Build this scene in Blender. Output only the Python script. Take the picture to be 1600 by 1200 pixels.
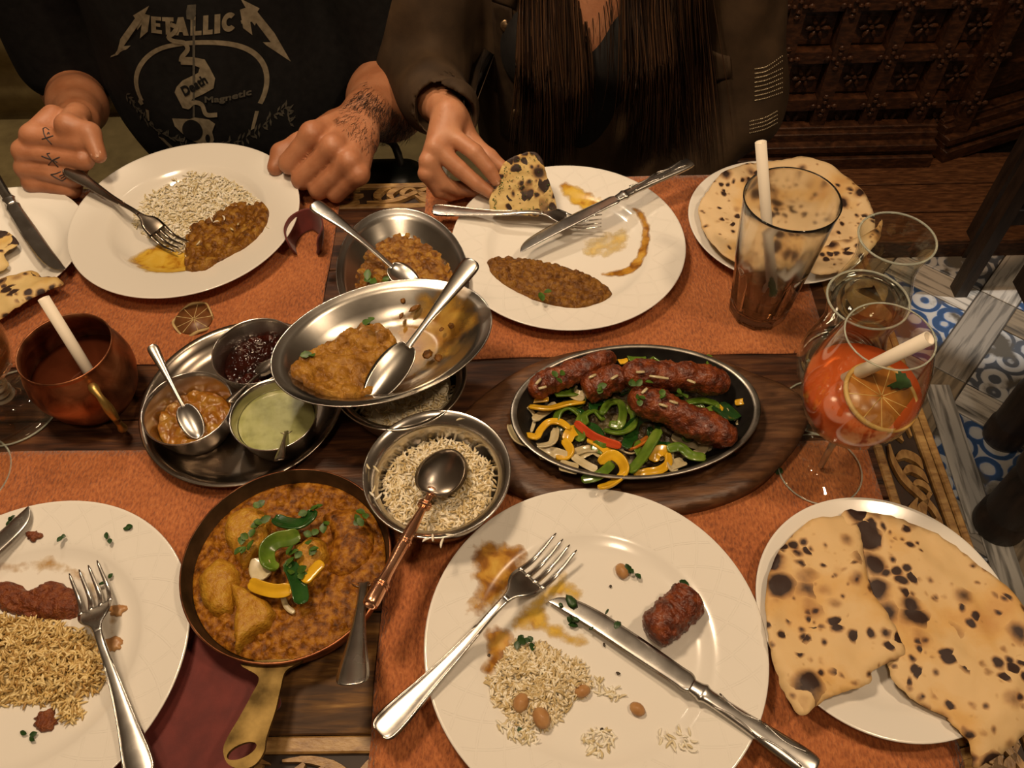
import bpy, bmesh, math, random
import numpy as np
from mathutils import Vector, Matrix, noise, geometry
from mathutils.bvhtree import BVHTree

# ------------------------------------------------------------------ scene, camera, light
for o in list(bpy.data.objects):
    bpy.data.objects.remove(o)
S = bpy.context.scene
COL = S.collection
random.seed(7)
RNG = np.random.default_rng(11)
T = 0.75                       # table top height
FPX, PITCH, ROLL, YAW, CH = 1300.0, math.radians(53.25), math.radians(-2.17), math.radians(1.4), 0.72
cp, sp = math.cos(PITCH), math.sin(PITCH)
fw, up, rt = Vector((0, cp, -sp)), Vector((0, sp, cp)), Vector((1, 0, 0))
r2 = rt*math.cos(ROLL) + up*math.sin(ROLL)
u2 = up*math.cos(ROLL) - rt*math.sin(ROLL)
RZ = Matrix.Rotation(YAW, 3, 'Z')
r2, u2, fw = RZ @ r2, RZ @ u2, RZ @ fw
cam_d = bpy.data.cameras.new('camera')
cam = bpy.data.objects.new('camera', cam_d)
COL.objects.link(cam)
cam_d.sensor_width = 36
cam_d.lens = FPX/1600*36
cam_d.clip_start = 0.02
mw = Matrix((r2, u2, -fw)).transposed().to_4x4()
mw.translation = Vector((0, 0, T + CH))
cam.matrix_world = mw
S.camera = cam

wd = bpy.data.worlds.new('room_dark')
S.world = wd
wd.use_nodes = True
wd.node_tree.nodes['Background'].inputs[0].default_value = (1.0, 0.62, 0.34, 1)
wd.node_tree.nodes['Background'].inputs[1].default_value = 0.065


def lamp(name, loc, power, color, radius, kind='POINT', target=None, angle=90, blend=0.5):
    d = bpy.data.lights.new(name, kind)
    d.energy = power
    d.color = color
    if kind == 'AREA':
        d.shape = 'DISK'
        d.size = radius*2
    else:
        d.shadow_soft_size = radius
    if kind == 'SPOT':
        d.spot_size = math.radians(angle)
        d.spot_blend = blend
    o = bpy.data.objects.new(name, d)
    COL.objects.link(o)
    o.location = loc
    if target is not None:
        o.rotation_euler = (Vector(target) - Vector(loc)).to_track_quat('-Z', 'Y').to_euler()
    return o


WARM = (1.0, 0.735, 0.475)
lamp('pendant_light', (-0.38, 0.62, T + 1.30), 36, WARM, 0.10, 'SPOT', (-0.05, 0.5, T), 100, 0.6)
lamp('ceiling_spot', (0.75, 0.25, T + 1.55), 30, WARM, 0.07, 'SPOT', (0.10, 0.45, T), 75, 0.6)
lamp('ceiling_spot_near', (-0.15, -0.25, T + 1.7), 18, WARM, 0.10, 'SPOT', (-0.1, 0.45, T), 80, 0.7)
lamp('wall_fill', (.55, 1.15, T + 1.25), 48.0, (1.0, 0.60, 0.33), 0.05, 'SPOT', (.62, 1.80, T - .25), 62, 0.9)  # added fill light to brighten the carved wall, no fixture behind it
lamp('bench_fill', (-.45, 1.40, T + 1.3), 30.0, (1.0, 0.80, 0.58), 0.05, 'SPOT', (-.45, 1.55, T - .05), 110, 0.8)  # added fill that lifts the unlit bench back and plaster wall
lamp('floor_spot', (1.75, 1.2, T + 1.55), 150.0, (1.0, 0.93, 0.84), 0.03, 'SPOT', (1.08, 1.285, 0), 8, 0.2)
lamp('aisle_fill', (0.30, 0.2, T + 1.7), 26.0, (1.0, 0.87, 0.72), 0.04, 'SPOT', (0.89, 0.86, 0), 13, 0.4)  # added narrow fill, placed to light the floor strip beside the table
vs = S.view_settings
vs.view_transform = 'Standard'
vs.look = 'None'
vs.gamma = 1
vs.use_curve_mapping = False
vs.exposure = 0.12

# ------------------------------------------------------------------ helpers


def W(px, py, h=0.0):
    """photograph pixel (1600x1200 frame) -> point at height h above the table top"""
    d = r2*((px-800)/FPX) - u2*((py-600)/FPX) + fw
    k = (h - CH)/d.z
    return Vector((d.x*k, d.y*k, T + h))


def Yp(px, py, y):
    d = r2*((px-800)/FPX) - u2*((py-600)/FPX) + fw
    k = y/d.y
    return Vector((d.x*k, y, T + CH + d.z*k))


def mesh(name, v, f, m=None, parent=None, loc=None, smooth=True):
    me = bpy.data.meshes.new(name)
    me.from_pydata([tuple(p) for p in v], [], [tuple(p) for p in f])
    me.validate()
    if smooth:
        me.polygons.foreach_set('use_smooth', [True]*len(me.polygons))
    o = bpy.data.objects.new(name, me)
    COL.objects.link(o)
    if m:
        me.materials.append(m)
    if parent:
        o.parent = parent
    if loc is not None:
        o.location = loc
    return o


def tag(o, label=None, cat=None, group=None, kind=None):
    if label:
        o['label'] = label
    if cat:
        o['category'] = cat
    if group:
        o['group'] = group
    if kind:
        o['kind'] = kind
    return o


def thing(name, label, cat, loc=(0, 0, 0), rz=0, group=None):
    o = bpy.data.objects.new(name, None)
    o.empty_display_size = 0.02
    COL.objects.link(o)
    o.location = loc
    o.rotation_euler = (0, 0, rz)
    return tag(o, label, cat, group)


def attr(o, name, vals):
    a = o.data.attributes.new(name, 'FLOAT', 'POINT')
    a.data.foreach_set('value', np.asarray(vals, np.float32))


class G:
    """collects geometry for ONE mesh"""
    def __init__(s):
        s.v, s.f = [], []

    def add(s, v, f, mat=None):
        n = len(s.v)
        s.v += [(mat @ Vector(p)) if mat else Vector(p) for p in v]
        s.f += [tuple(i+n for i in q) for q in f]
        return s

    def build(s, name, m, parent=None, loc=None, smooth=True):
        return mesh(name, s.v, s.f, m, parent, loc, smooth)


def box(x0, x1, y0, y1, z0, z1, b=0.0):
    if b <= 0:
        v = [(x, y, z) for z in (z0, z1) for y in (y0, y1) for x in (x0, x1)]
        f = [(0, 2, 3, 1), (4, 5, 7, 6), (0, 1, 5, 4), (2, 6, 7, 3), (0, 4, 6, 2), (1, 3, 7, 5)]
        return v, f
    v = []
    for (z, i) in ((z0, 0), (z1-b, 0), (z1, b)):
        v += [(x0+i, y0+i, z), (x1-i, y0+i, z), (x1-i, y1-i, z), (x0+i, y1-i, z)]
    f = [(3, 2, 1, 0), (8, 9, 10, 11)]
    for k in (0, 4):
        for j in range(4):
            f.append((k+j, k+(j+1) % 4, k+4+(j+1) % 4, k+4+j))
    return v, f


def lathe(prof, seg=64, sx=1.0, sy=1.0, oval=None):
    """prof: closed or open list of (r, z); oval=(add_x, add_y) stretches the radius by an offset"""
    v, f, rings = [], [], []
    for r, z in prof:
        if r <= 1e-6:
            rings.append([len(v)])
            v.append((0, 0, z))
        else:
            ring = []
            for i in range(seg):
                a = 2*math.pi*i/seg
                ring.append(len(v))
                v.append((math.cos(a)*r*sx, math.sin(a)*r*sy, z))
            rings.append(ring)
    for A, B in zip(rings, rings[1:]):
        if len(A) == 1 and len(B) == 1:
            continue
        for i in range(seg):
            j = (i+1) % seg
            if len(A) == 1:
                f.append((A[0], B[i], B[j]))
            elif len(B) == 1:
                f.append((A[i], B[0], A[j]))
            else:
                f.append((A[i], B[i], B[j], A[j]))
    return v, [q[::-1] for q in f]


def spline(pts, n):
    """catmull-rom through tuples -> n samples (numpy)"""
    P = np.array(pts, float)
    if len(P) < 3:
        t = np.linspace(0, 1, n)[:, None]
        return P[0]*(1-t) + P[-1]*t
    P = np.vstack([2*P[0]-P[1], P, 2*P[-1]-P[-2]])
    m = len(P)-3
    out = []
    for u in np.linspace(0, m-1e-6, n):
        i = int(u)
        t = u-i
        a, b, c, d = P[i:i+4]
        out.append(.5*((2*b)+(c-a)*t+(2*a-5*b+4*c-d)*t*t+(3*b-a-3*c+d)*t**3))
    return np.array(out)


def tube(path, rad, seg=10, caps=True, flat=1.0, up=(0, 0, 1)):
    """path Nx3, rad scalar or list; flat squashes along the frame's second axis"""
    P = [Vector(p) for p in path]
    n = len(P)
    R_ = [rad]*n if np.isscalar(rad) else list(rad)
    v, f = [], []
    up = Vector(up)
    for i in range(n):
        t = (P[min(i+1, n-1)] - P[max(i-1, 0)])
        if t.length < 1e-9:
            t = Vector((1, 0, 0))
        t.normalize()
        s = t.cross(up)
        if s.length < 1e-3:
            s = t.cross(Vector((1, 0, 0)))
        s.normalize()
        w = s.cross(t)
        for k in range(seg):
            a = 2*math.pi*k/seg
            v.append(P[i] + s*(math.cos(a)*R_[i]) + w*(math.sin(a)*R_[i]*flat))
    for i in range(n-1):
        for k in range(seg):
            j = (k+1) % seg
            f.append((i*seg+k, i*seg+j, (i+1)*seg+j, (i+1)*seg+k))
    if caps:
        f.append(tuple(range(seg))[::-1])
        f.append(tuple((n-1)*seg+k for k in range(seg)))
    return v, f


def strip(st, nu=9, pw=4):
    """st rows: (x, halfwidth, z, camber, thickness, yoffset) along +X; a solid rounded blade"""
    us = np.linspace(-1, 1, nu)
    v, f = [], []
    for row in st:
        x, w, z, c, t = row[:5]
        o = row[5] if len(row) > 5 else 0
        for u in us:
            e = t/2*max(0.0, 1-abs(u)**pw)**.5
            v.append((x, o+u*w, z+c*u*u+e))
        for u in us[::-1][1:-1]:
            e = t/2*max(0.0, 1-abs(u)**pw)**.5
            v.append((x, o+u*w, z+c*u*u-e))
    m = 2*nu-2
    for i in range(len(st)-1):
        for k in range(m):
            j = (k+1) % m
            f.append((i*m+k, (i+1)*m+k, (i+1)*m+j, i*m+j))
    f.append(tuple(range(m)))
    f.append(tuple((len(st)-1)*m+k for k in range(m))[::-1])
    return v, f


def smooth_rows(rows, n=30):
    return [tuple(r) for r in spline(rows, n)]


def inside(poly, pts):
    x, y = pts[:, 0], pts[:, 1]
    c = np.zeros(len(pts), bool)
    P = np.array(poly)
    j = len(P)-1
    for i in range(len(P)):
        xi, yi = P[i]
        xj, yj = P[j]
        k = ((yi > y) != (yj > y)) & (x < (xj-xi)*(y-yi)/(yj-yi+1e-12)+xi)
        c ^= k
        j = i
    return c


def edge_dist(poly, pts):
    P = np.array(poly)
    d = np.full(len(pts), 1e9)
    for i in range(len(P)):
        a, b = P[i], P[(i+1) % len(P)]
        ab = b-a
        t = np.clip(((pts-a)@ab)/(ab@ab+1e-12), 0, 1)
        d = np.minimum(d, np.hypot(*(pts-a-t[:, None]*ab).T))
    return d


def closed_spline(poly, n):
    P = np.array(poly, float)
    m = len(P)
    out = []
    for u in np.linspace(0, m, n, endpoint=False):
        i = int(u)
        t = u-i
        a, b, c, d = P[(i-1) % m], P[i % m], P[(i+1) % m], P[(i+2) % m]
        out.append(.5*((2*b)+(c-a)*t+(2*a-5*b+4*c-d)*t*t+(3*b-a-3*c+d)*t**3))
    return np.array(out)


def tri(poly, res, holes=()):
    """2D points + triangles filling an outline"""
    P = np.array(poly)
    lo, hi = P.min(0), P.max(0)
    gx = np.arange(lo[0], hi[0], res)
    gy = np.arange(lo[1], hi[1], res*.866)
    X, Y = np.meshgrid(gx, gy)
    X = X+(np.arange(len(gy)) % 2)[:, None]*res/2
    pts = np.c_[X.ravel(), Y.ravel()]
    k = inside(P, pts)
    k[k] = edge_dist(P, pts[k]) > res*.45
    for h in holes:
        k &= ~inside(h, pts)
        k[k] = edge_dist(h, pts[k]) > res*.45
    allp = [Vector(p) for p in P]
    edges = [(i, (i+1) % len(P)) for i in range(len(P))]
    for h in holes:
        b = len(allp)
        allp += [Vector(p) for p in h]
        edges += [(b+i, b+(i+1) % len(h)) for i in range(len(h))]
    allp += [Vector(p) for p in pts[k]]
    vv, ee, ff, _, _, _ = geometry.delaunay_2d_cdt(allp, edges, [], 0, 1e-7)
    V = np.array([(p.x, p.y) for p in vv])
    F = np.array([t for t in ff if len(t) == 3])
    c = V[F].mean(1)
    kk = inside(P, c)
    for h in holes:
        kk &= ~inside(h, c)
    F = F[kk]
    a, b, c_ = V[F[:, 0]], V[F[:, 1]], V[F[:, 2]]
    neg = ((b[:, 0]-a[:, 0])*(c_[:, 1]-a[:, 1])-(b[:, 1]-a[:, 1])*(c_[:, 0]-a[:, 0])) < 0
    F[neg] = F[neg][:, ::-1]
    return V, F


def sheet(poly, ztop, thick, res, holes=(), zbot=None):
    """solid sheet: ztop(V)->z array; bottom is top-thick (or zbot(V))"""
    V, F = tri(poly, res, holes)
    zt = ztop(V)
    zb = zbot(V) if zbot else zt-thick
    n = len(V)
    v = np.vstack([np.c_[V, zt], np.c_[V, zb]])
    f = [tuple(t) for t in F] + [tuple(t[::-1]+n) for t in F]
    cnt = {}
    for t in F:
        for a, b in ((t[0], t[1]), (t[1], t[2]), (t[2], t[0])):
            cnt[(a, b)] = 1
    for (a, b) in list(cnt):
        if (b, a) not in cnt:
            f.append((b, a, a+n, b+n))
    return v, f, n


def fbm(V, scale, octv=3, seed=0.0):
    return np.array([noise.fractal((p[0]*scale+seed, p[1]*scale-seed*1.7, (p[2] if len(p) > 2 else 0)*scale+seed*.37), .9, 2.0, octv) for p in V])


def blob(n, rx, ry, rough=.25, freq=1.2, seed=0.0):
    """irregular closed outline around the origin"""
    out = []
    for i in range(n):
        a = 2*math.pi*i/n
        k = 1+rough*noise.fractal((math.cos(a)*freq+seed, math.sin(a)*freq, seed*2.3), .8, 2, 4)
        out.append((math.cos(a)*rx*k, math.sin(a)*ry*k))
    return np.array(out)


# --- smooth-union distance field -> continuous surface (surface nets)


def sdf(prims, h, pad=0.004, disp=None):
    """prims: ('c', a, b, ra, rb, k[, (axis, squash)]) tapered capsules, ('e', c, (rx,ry,rz), k[, rot]) ellipsoids, ('x', ...) carve"""
    lo = np.full(3, 1e9)
    hi = -lo
    for p in prims:
        if p[0] == 'c':
            r = max(p[3], p[4])
            for q in (p[1], p[2]):
                lo = np.minimum(lo, np.array(q)-r)
                hi = np.maximum(hi, np.array(q)+r)
        elif p[0] == 'e':
            r = max(p[2])
            lo = np.minimum(lo, np.array(p[1])-r)
            hi = np.maximum(hi, np.array(p[1])+r)
    lo -= pad+2*h
    hi += pad+2*h
    N = np.ceil((hi-lo)/h).astype(int)+1
    F = np.full(N, .05, np.float32)
    ax = [(lo[i]+np.arange(N[i])*h).astype(np.float32) for i in range(3)]
    for p in prims:
        if p[0] in 'cx':
            a, b, ra, rb, k = np.array(p[1], float), np.array(p[2], float), p[3], p[4], p[5]
            R_ = max(ra, rb)+k+4*h
            l, u = np.minimum(a, b)-R_, np.maximum(a, b)+R_
        else:
            c, rr, k = np.array(p[1], float), np.array(p[2], float), p[3]
            R_ = max(rr)+k+4*h
            l, u = c-R_, c+R_
        i0 = np.clip(np.floor((l-lo)/h).astype(int), 0, N-1)
        i1 = np.clip(np.ceil((u-lo)/h).astype(int)+1, 1, N)
        sl = tuple(slice(i0[i], i1[i]) for i in range(3))
        X, Y, Z = np.meshgrid(ax[0][sl[0]], ax[1][sl[1]], ax[2][sl[2]], indexing='ij')
        if p[0] in 'cx':
            ba = b-a
            L = float(ba@ba)+1e-12
            dx, dy, dz = X-a[0], Y-a[1], Z-a[2]
            t = np.clip((dx*ba[0]+dy*ba[1]+dz*ba[2])/L, 0, 1)
            dx, dy, dz = dx-t*ba[0], dy-t*ba[1], dz-t*ba[2]
            r = ra+(rb-ra)*t
            if len(p) > 6 and p[6]:
                n_, sq = np.array(p[6][0], float), p[6][1]
                n_ /= np.linalg.norm(n_)
                w = (dx*n_[0]+dy*n_[1]+dz*n_[2])*(1/sq-1)
                dx, dy, dz = dx+w*n_[0], dy+w*n_[1], dz+w*n_[2]
                d = np.sqrt(dx*dx+dy*dy+dz*dz)-r
                d = np.where(d > 0, d*sq, d)
            else:
                d = np.sqrt(dx*dx+dy*dy+dz*dz)-r
        else:
            Q = np.stack([X-c[0], Y-c[1], Z-c[2]], -1)
            if len(p) > 4 and p[4] is not None:
                Q = Q@np.array(p[4], float)
            k0 = np.sqrt(((Q/rr)**2).sum(-1))+1e-9
            k1 = np.sqrt(((Q/(rr*rr))**2).sum(-1))+1e-9
            d = k0*(k0-1)/k1
        g = F[sl]
        if p[0] == 'x':
            hh = np.maximum(k-np.abs(g+d), 0)/max(k, 1e-6)
            F[sl] = np.maximum(g, -d)+hh*hh*k*.25
        else:
            hh = np.maximum(k-np.abs(g-d), 0)/max(k, 1e-6)
            F[sl] = np.minimum(g, d)-hh*hh*k*.25
    if disp is not None:
        near = np.abs(F) < .03
        idx = np.argwhere(near)
        P = lo+idx*h
        F[near] += disp(P).astype(np.float32)
    return nets(F, lo, h)


def nets(F, lo, h):
    Sg = F < 0
    c = [Sg[i:Sg.shape[0]-1+i, j:Sg.shape[1]-1+j, k:Sg.shape[2]-1+k] for i in (0, 1) for j in (0, 1) for k in (0, 1)]
    cnt = sum(x.astype(np.int8) for x in c)
    mask = (cnt > 0) & (cnt < 8)
    idx = np.argwhere(mask)
    ID = np.full(mask.shape, -1, np.int64)
    ID[mask] = np.arange(len(idx))
    acc = np.zeros((len(idx), 3))
    num = np.zeros(len(idx))
    offs = [(i, j, k) for i in (0, 1) for j in (0, 1) for k in (0, 1)]
    val = [F[idx[:, 0]+o[0], idx[:, 1]+o[1], idx[:, 2]+o[2]] for o in offs]
    for a in range(8):
        for b in range(a+1, 8):
            d = np.abs(np.array(offs[a])-np.array(offs[b]))
            if d.sum() != 1:
                continue
            m = (val[a] < 0) != (val[b] < 0)
            t = val[a][m]/(val[a][m]-val[b][m])
            acc[m] += np.array(offs[a])+t[:, None]*(np.array(offs[b])-np.array(offs[a]))
            num[m] += 1
    V = lo+(idx+acc/num[:, None])*h
    faces = []
    for ax in range(3):
        o1, o2 = [(1, 2), (2, 0), (0, 1)][ax]
        A = np.moveaxis(Sg, ax, 0)
        s0 = [slice(None)]*3
        s1 = [slice(None)]*3
        s0[ax] = slice(0, -1)
        s1[ax] = slice(1, None)
        a, b = Sg[tuple(s0)], Sg[tuple(s1)]
        e = np.argwhere(a != b)
        e = e[(e[:, o1] > 0) & (e[:, o2] > 0) & (e[:, o1] < Sg.shape[o1]-1) & (e[:, o2] < Sg.shape[o2]-1)]
        sg = a[e[:, 0], e[:, 1], e[:, 2]]
        def cell(d1, d2):
            q = e.copy()
            q[:, o1] -= d1
            q[:, o2] -= d2
            return ID[q[:, 0], q[:, 1], q[:, 2]]
        q = np.stack([cell(1, 1), cell(0, 1), cell(0, 0), cell(1, 0)], 1)
        q[~sg] = q[~sg][:, ::-1]
        faces.append(q)
    Fq = np.vstack(faces)
    Fq = Fq[(Fq >= 0).all(1)]
    return V, Fq


def rot_to(a, b, roll=0.0):
    """matrix: +X axis along a->b with Z kept up; origin at a"""
    a, b = Vector(a), Vector(b)
    x = (b-a).normalized()
    y = Vector((0, 0, 1)).cross(x).normalized()
    z = x.cross(y)
    m = Matrix((x, y, z)).transposed().to_4x4()
    m = m @ Matrix.Rotation(roll, 4, 'X')
    m.translation = a
    return m

# ------------------------------------------------------------------ materials


def new_mat(name):
    m = bpy.data.materials.new(name)
    m.use_nodes = True
    nt = m.node_tree
    return m, nt, nt.nodes['Principled BSDF']


def node(nt, t, **kw):
    n = nt.nodes.new(t)
    for k, v in kw.items():
        if k in n.inputs.keys():
            n.inputs[k].default_value = v
        else:
            setattr(n, k, v)
    return n


def setp(b, **kw):
    for k, v in kw.items():
        b.inputs[k.replace('_', ' ')].default_value = v


def c4(c):
    return (c[0], c[1], c[2], 1)


def ramp(nt, cols, src):
    r = nt.nodes.new('ShaderNodeValToRGB')
    e = r.color_ramp.elements
    while len(e) < len(cols):
        e.new(.5)
    for q, (p, c) in zip(e, cols):
        q.position = p
        q.color = c4(c)
    nt.links.new(src, r.inputs[0])
    return r.outputs[0]


def coords(nt, scale=(1, 1, 1), kind='Object', rot=0.0):
    tc = nt.nodes.new('ShaderNodeTexCoord')
    mp = nt.nodes.new('ShaderNodeMapping')
    mp.inputs['Scale'].default_value = scale
    mp.inputs['Rotation'].default_value = (0, 0, rot)
    nt.links.new(tc.outputs[kind], mp.inputs[0])
    return mp.outputs[0]


def add_bump(nt, b, src, strength, dist=0.001, prev=None):
    n = nt.nodes.new('ShaderNodeBump')
    n.inputs['Strength'].default_value = strength
    n.inputs['Distance'].default_value = dist
    nt.links.new(src, n.inputs['Height'])
    if prev is not None:
        nt.links.new(prev, n.inputs['Normal'])
    nt.links.new(n.outputs[0], b.inputs['Normal'])
    return n.outputs[0]


def nmat(name, cols, scale=10, detail=5, rough=.5, metal=0.0, bump=None, stretch=(1, 1, 1), dist=0.0, rough_var=0.0, attrc=None, **kw):
    """noise-coloured principled material; bump=(scale, strength, distance)"""
    m, nt, b = new_mat(name)
    vec = coords(nt, stretch)
    n = node(nt, 'ShaderNodeTexNoise', Scale=scale, Detail=detail, Distortion=dist)
    nt.links.new(vec, n.inputs['Vector'])
    src = n.outputs['Fac']
    if attrc:
        a = node(nt, 'ShaderNodeAttribute', attribute_name='rnd')
        mx = node(nt, 'ShaderNodeMix')
        mx.inputs[0].default_value = attrc
        nt.links.new(src, mx.inputs[2])
        nt.links.new(a.outputs['Fac'], mx.inputs[3])
        src = mx.outputs[0]
    nt.links.new(ramp(nt, cols, src), b.inputs['Base Color'])
    setp(b, Roughness=rough, Metallic=metal)
    if rough_var:
        mr = node(nt, 'ShaderNodeMapRange')
        mr.inputs[3].default_value = rough-rough_var
        mr.inputs[4].default_value = rough+rough_var
        nt.links.new(n.outputs['Fac'], mr.inputs[0])
        nt.links.new(mr.outputs[0], b.inputs['Roughness'])
    if bump:
        n2 = node(nt, 'ShaderNodeTexNoise', Scale=bump[0], Detail=4.0)
        nt.links.new(vec, n2.inputs['Vector'])
        add_bump(nt, b, n2.outputs['Fac'], bump[1], bump[2])
    setp(b, **kw)
    return m


def smat(name, col, rough=.5, metal=0.0, **kw):
    m, nt, b = new_mat(name)
    setp(b, Base_Color=c4(col), Roughness=rough, Metallic=metal, **kw)
    return m


def glass_mat(name, col=(1, 1, 1), rough=0.0, ior=1.33):
    m, nt, b = new_mat(name)
    setp(b, Base_Color=c4(col), Roughness=rough, IOR=ior, Transmission_Weight=1.0)
    return m


def thin_glass(name, tint=(.97, .985, .96), rough=.015, ior=1.5):
    """thin wall of clear glass: straight transmission plus fresnel reflection"""
    m, nt, b = new_mat(name)
    nt.nodes.remove(b)
    tr = node(nt, 'ShaderNodeBsdfTransparent', Color=c4(tint))
    gl = node(nt, 'ShaderNodeBsdfGlossy', Roughness=rough, Color=(1, 1, 1, 1))
    ge = nt.nodes.new('ShaderNodeNewGeometry')
    mr = node(nt, 'ShaderNodeMapRange')
    mr.inputs[3].default_value, mr.inputs[4].default_value = ior, 1/ior
    nt.links.new(ge.outputs['Backfacing'], mr.inputs[0])
    fr = node(nt, 'ShaderNodeFresnel')
    nt.links.new(mr.outputs[0], fr.inputs['IOR'])
    mx = nt.nodes.new('ShaderNodeMixShader')
    nt.links.new(fr.outputs[0], mx.inputs[0])
    nt.links.new(tr.outputs[0], mx.inputs[1])
    nt.links.new(gl.outputs[0], mx.inputs[2])
    nt.links.new(mx.outputs[0], nt.nodes['Material Output'].inputs['Surface'])
    return m


M = {}
M['porcelain'] = smat('porcelain', (.80, .765, .70), .16, Coat_Weight=.3)
M['steel'] = nmat('steel', [(.3, (.50, .47, .43)), (.7, (.64, .60, .55))], 30, 4, .22, 1.0, rough_var=.05)
M['steel_brushed'] = nmat('steel_brushed', [(.3, (.36, .335, .30)), (.7, (.50, .47, .42))], 14, 4, .24, 1.0, rough_var=.08, bump=(120, .05, .0005))
M['steel_dark'] = nmat('steel_dark', [(.3, (.26, .22, .18)), (.7, (.36, .31, .26))], 14, 4, .25, 1.0, rough_var=.06)
M['cutlery'] = nmat('cutlery_steel', [(.3, (.52, .50, .47)), (.7, (.62, .60, .57))], 60, 3, .26, 1.0, rough_var=.05)
M['copper'] = nmat('aged_copper', [(.3, (.10, .034, .016)), (.5, (.34, .125, .055)), (.7, (.60, .27, .13))], 34, 8, .42, .9, dist=.6, rough_var=.1, bump=(60, .12, .001))
M['copper_bright'] = nmat('polished_copper', [(.3, (.70, .34, .20)), (.7, (.85, .48, .30))], 40, 4, .26, 1.0, bump=(300, .1, .0005))
M['brass'] = nmat('worn_brass', [(.32, (.06, .038, .012)), (.5, (.17, .112, .036)), (.68, (.28, .19, .065))], 45, 8, .48, .95, rough_var=.1, bump=(200, .08, .0005))
M['brass_bright'] = nmat('yellow_brass', [(.3, (.30, .19, .05)), (.7, (.58, .40, .13))], 60, 6, .4, .9)
M['iron'] = nmat('cast_iron', [(.3, (.012, .010, .009)), (.7, (.03, .026, .022))], 40, 5, .42, .5, bump=(250, .15, .001))
M['iron_rim'] = nmat('worn_iron_rim', [(.3, (.15, .14, .12)), (.7, (.42, .39, .35))], 60, 5, .35, .9)
M['pan_inside'] = nmat('pan_inside', [(.3, (.05, .035, .02)), (.7, (.13, .085, .045))], 40, 5, .35, .8, bump=(60, .2, .001))
M['glass'] = thin_glass('clear_glass')
M['glass_edge'] = smat('glass_edge', (.80, .84, .74), .12, Transmission_Weight=.72, IOR=1.3)  # whitish colour stands in for lamplight caught on rims, feet and stem
M['water'] = glass_mat('water', (1, 1, 1), 0, 1.33)
M['straw'] = smat('paper_straw', (.78, .70, .58), .6, Subsurface_Weight=.15, Subsurface_Radius=(.01, .01, .01))
M['wood_table'] = nmat('dark_table_wood', [(.28, (.016, .006, .003)), (.5, (.062, .022, .009)), (.72, (.15, .058, .019))], 5, 8, .5, Specular_IOR_Level=.3, bump=(16, .25, .002), stretch=(3, 26, 10), dist=.4)
M['wood_worn'] = nmat('worn_table_wood', [(.25, (.02, .010, .005)), (.45, (.07, .034, .014)), (.60, (.16, .075, .020)), (.78, (.36, .20, .060))], 4.5, 8, .55, Specular_IOR_Level=.2, bump=(16, .3, .002), stretch=(3, 22, 10), dist=.6)
M['wood_gold'] = nmat('golden_carved_wood', [(.25, (.16, .075, .022)), (.5, (.32, .18, .06)), (.75, (.46, .29, .11))], 9, 7, .42, bump=(22, .3, .0015), stretch=(8, 22, 10), dist=.3)
M['wood_recess'] = nmat('dark_carved_recess', [(.3, (.012, .005, .003)), (.7, (.04, .018, .008))], 20, 5, .6)
M['wood_board'] = nmat('board_wood', [(.25, (.032, .012, .005)), (.5, (.095, .040, .016)), (.75, (.19, .088, .036))], 6, 7, .45, bump=(18, .25, .0015), stretch=(5, 26, 10), dist=.5)
M['wood_dark'] = nmat('dark_carved_wood', [(.25, (.012, .005, .003)), (.5, (.045, .018, .008)), (.75, (.10, .042, .018))], 8, 7, .45, bump=(30, .3, .002), stretch=(6, 6, 16), dist=.4)
M['wood_black'] = nmat('black_brown_wood', [(.3, (.010, .006, .004)), (.7, (.038, .022, .014))], 12, 6, .5, bump=(40, .3, .002), stretch=(5, 5, 1))
M['napkin'] = nmat('red_napkin', [(.3, (.095, .010, .008)), (.7, (.15, .019, .014))], 60, 4, .75, bump=(900, .25, .0006), Sheen_Weight=.2)


def weave_mat(name):
    m, nt, b = new_mat(name)
    v = coords(nt, (1, 1, 1))
    n = node(nt, 'ShaderNodeTexNoise', Scale=9.0, Detail=6.0)
    nt.links.new(v, n.inputs['Vector'])
    v2 = coords(nt, (420, 190, 60))
    n2 = node(nt, 'ShaderNodeTexNoise', Scale=1.0, Detail=2.0, Distortion=.3)
    nt.links.new(v2, n2.inputs['Vector'])
    mx = node(nt, 'ShaderNodeMix')
    mx.inputs[0].default_value = .55
    nt.links.new(n.outputs['Fac'], mx.inputs[2])
    nt.links.new(n2.outputs['Fac'], mx.inputs[3])
    nt.links.new(ramp(nt, [(.32, (.17, .042, .010)), (.5, (.39, .115, .028)), (.68, (.55, .19, .055))], mx.outputs[0]), b.inputs['Base Color'])
    setp(b, Roughness=.8, Sheen_Weight=.25)
    p = add_bump(nt, b, n2.outputs['Fac'], 1.0, .0024)
    return m


M['mat'] = weave_mat('terracotta_weave')


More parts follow.
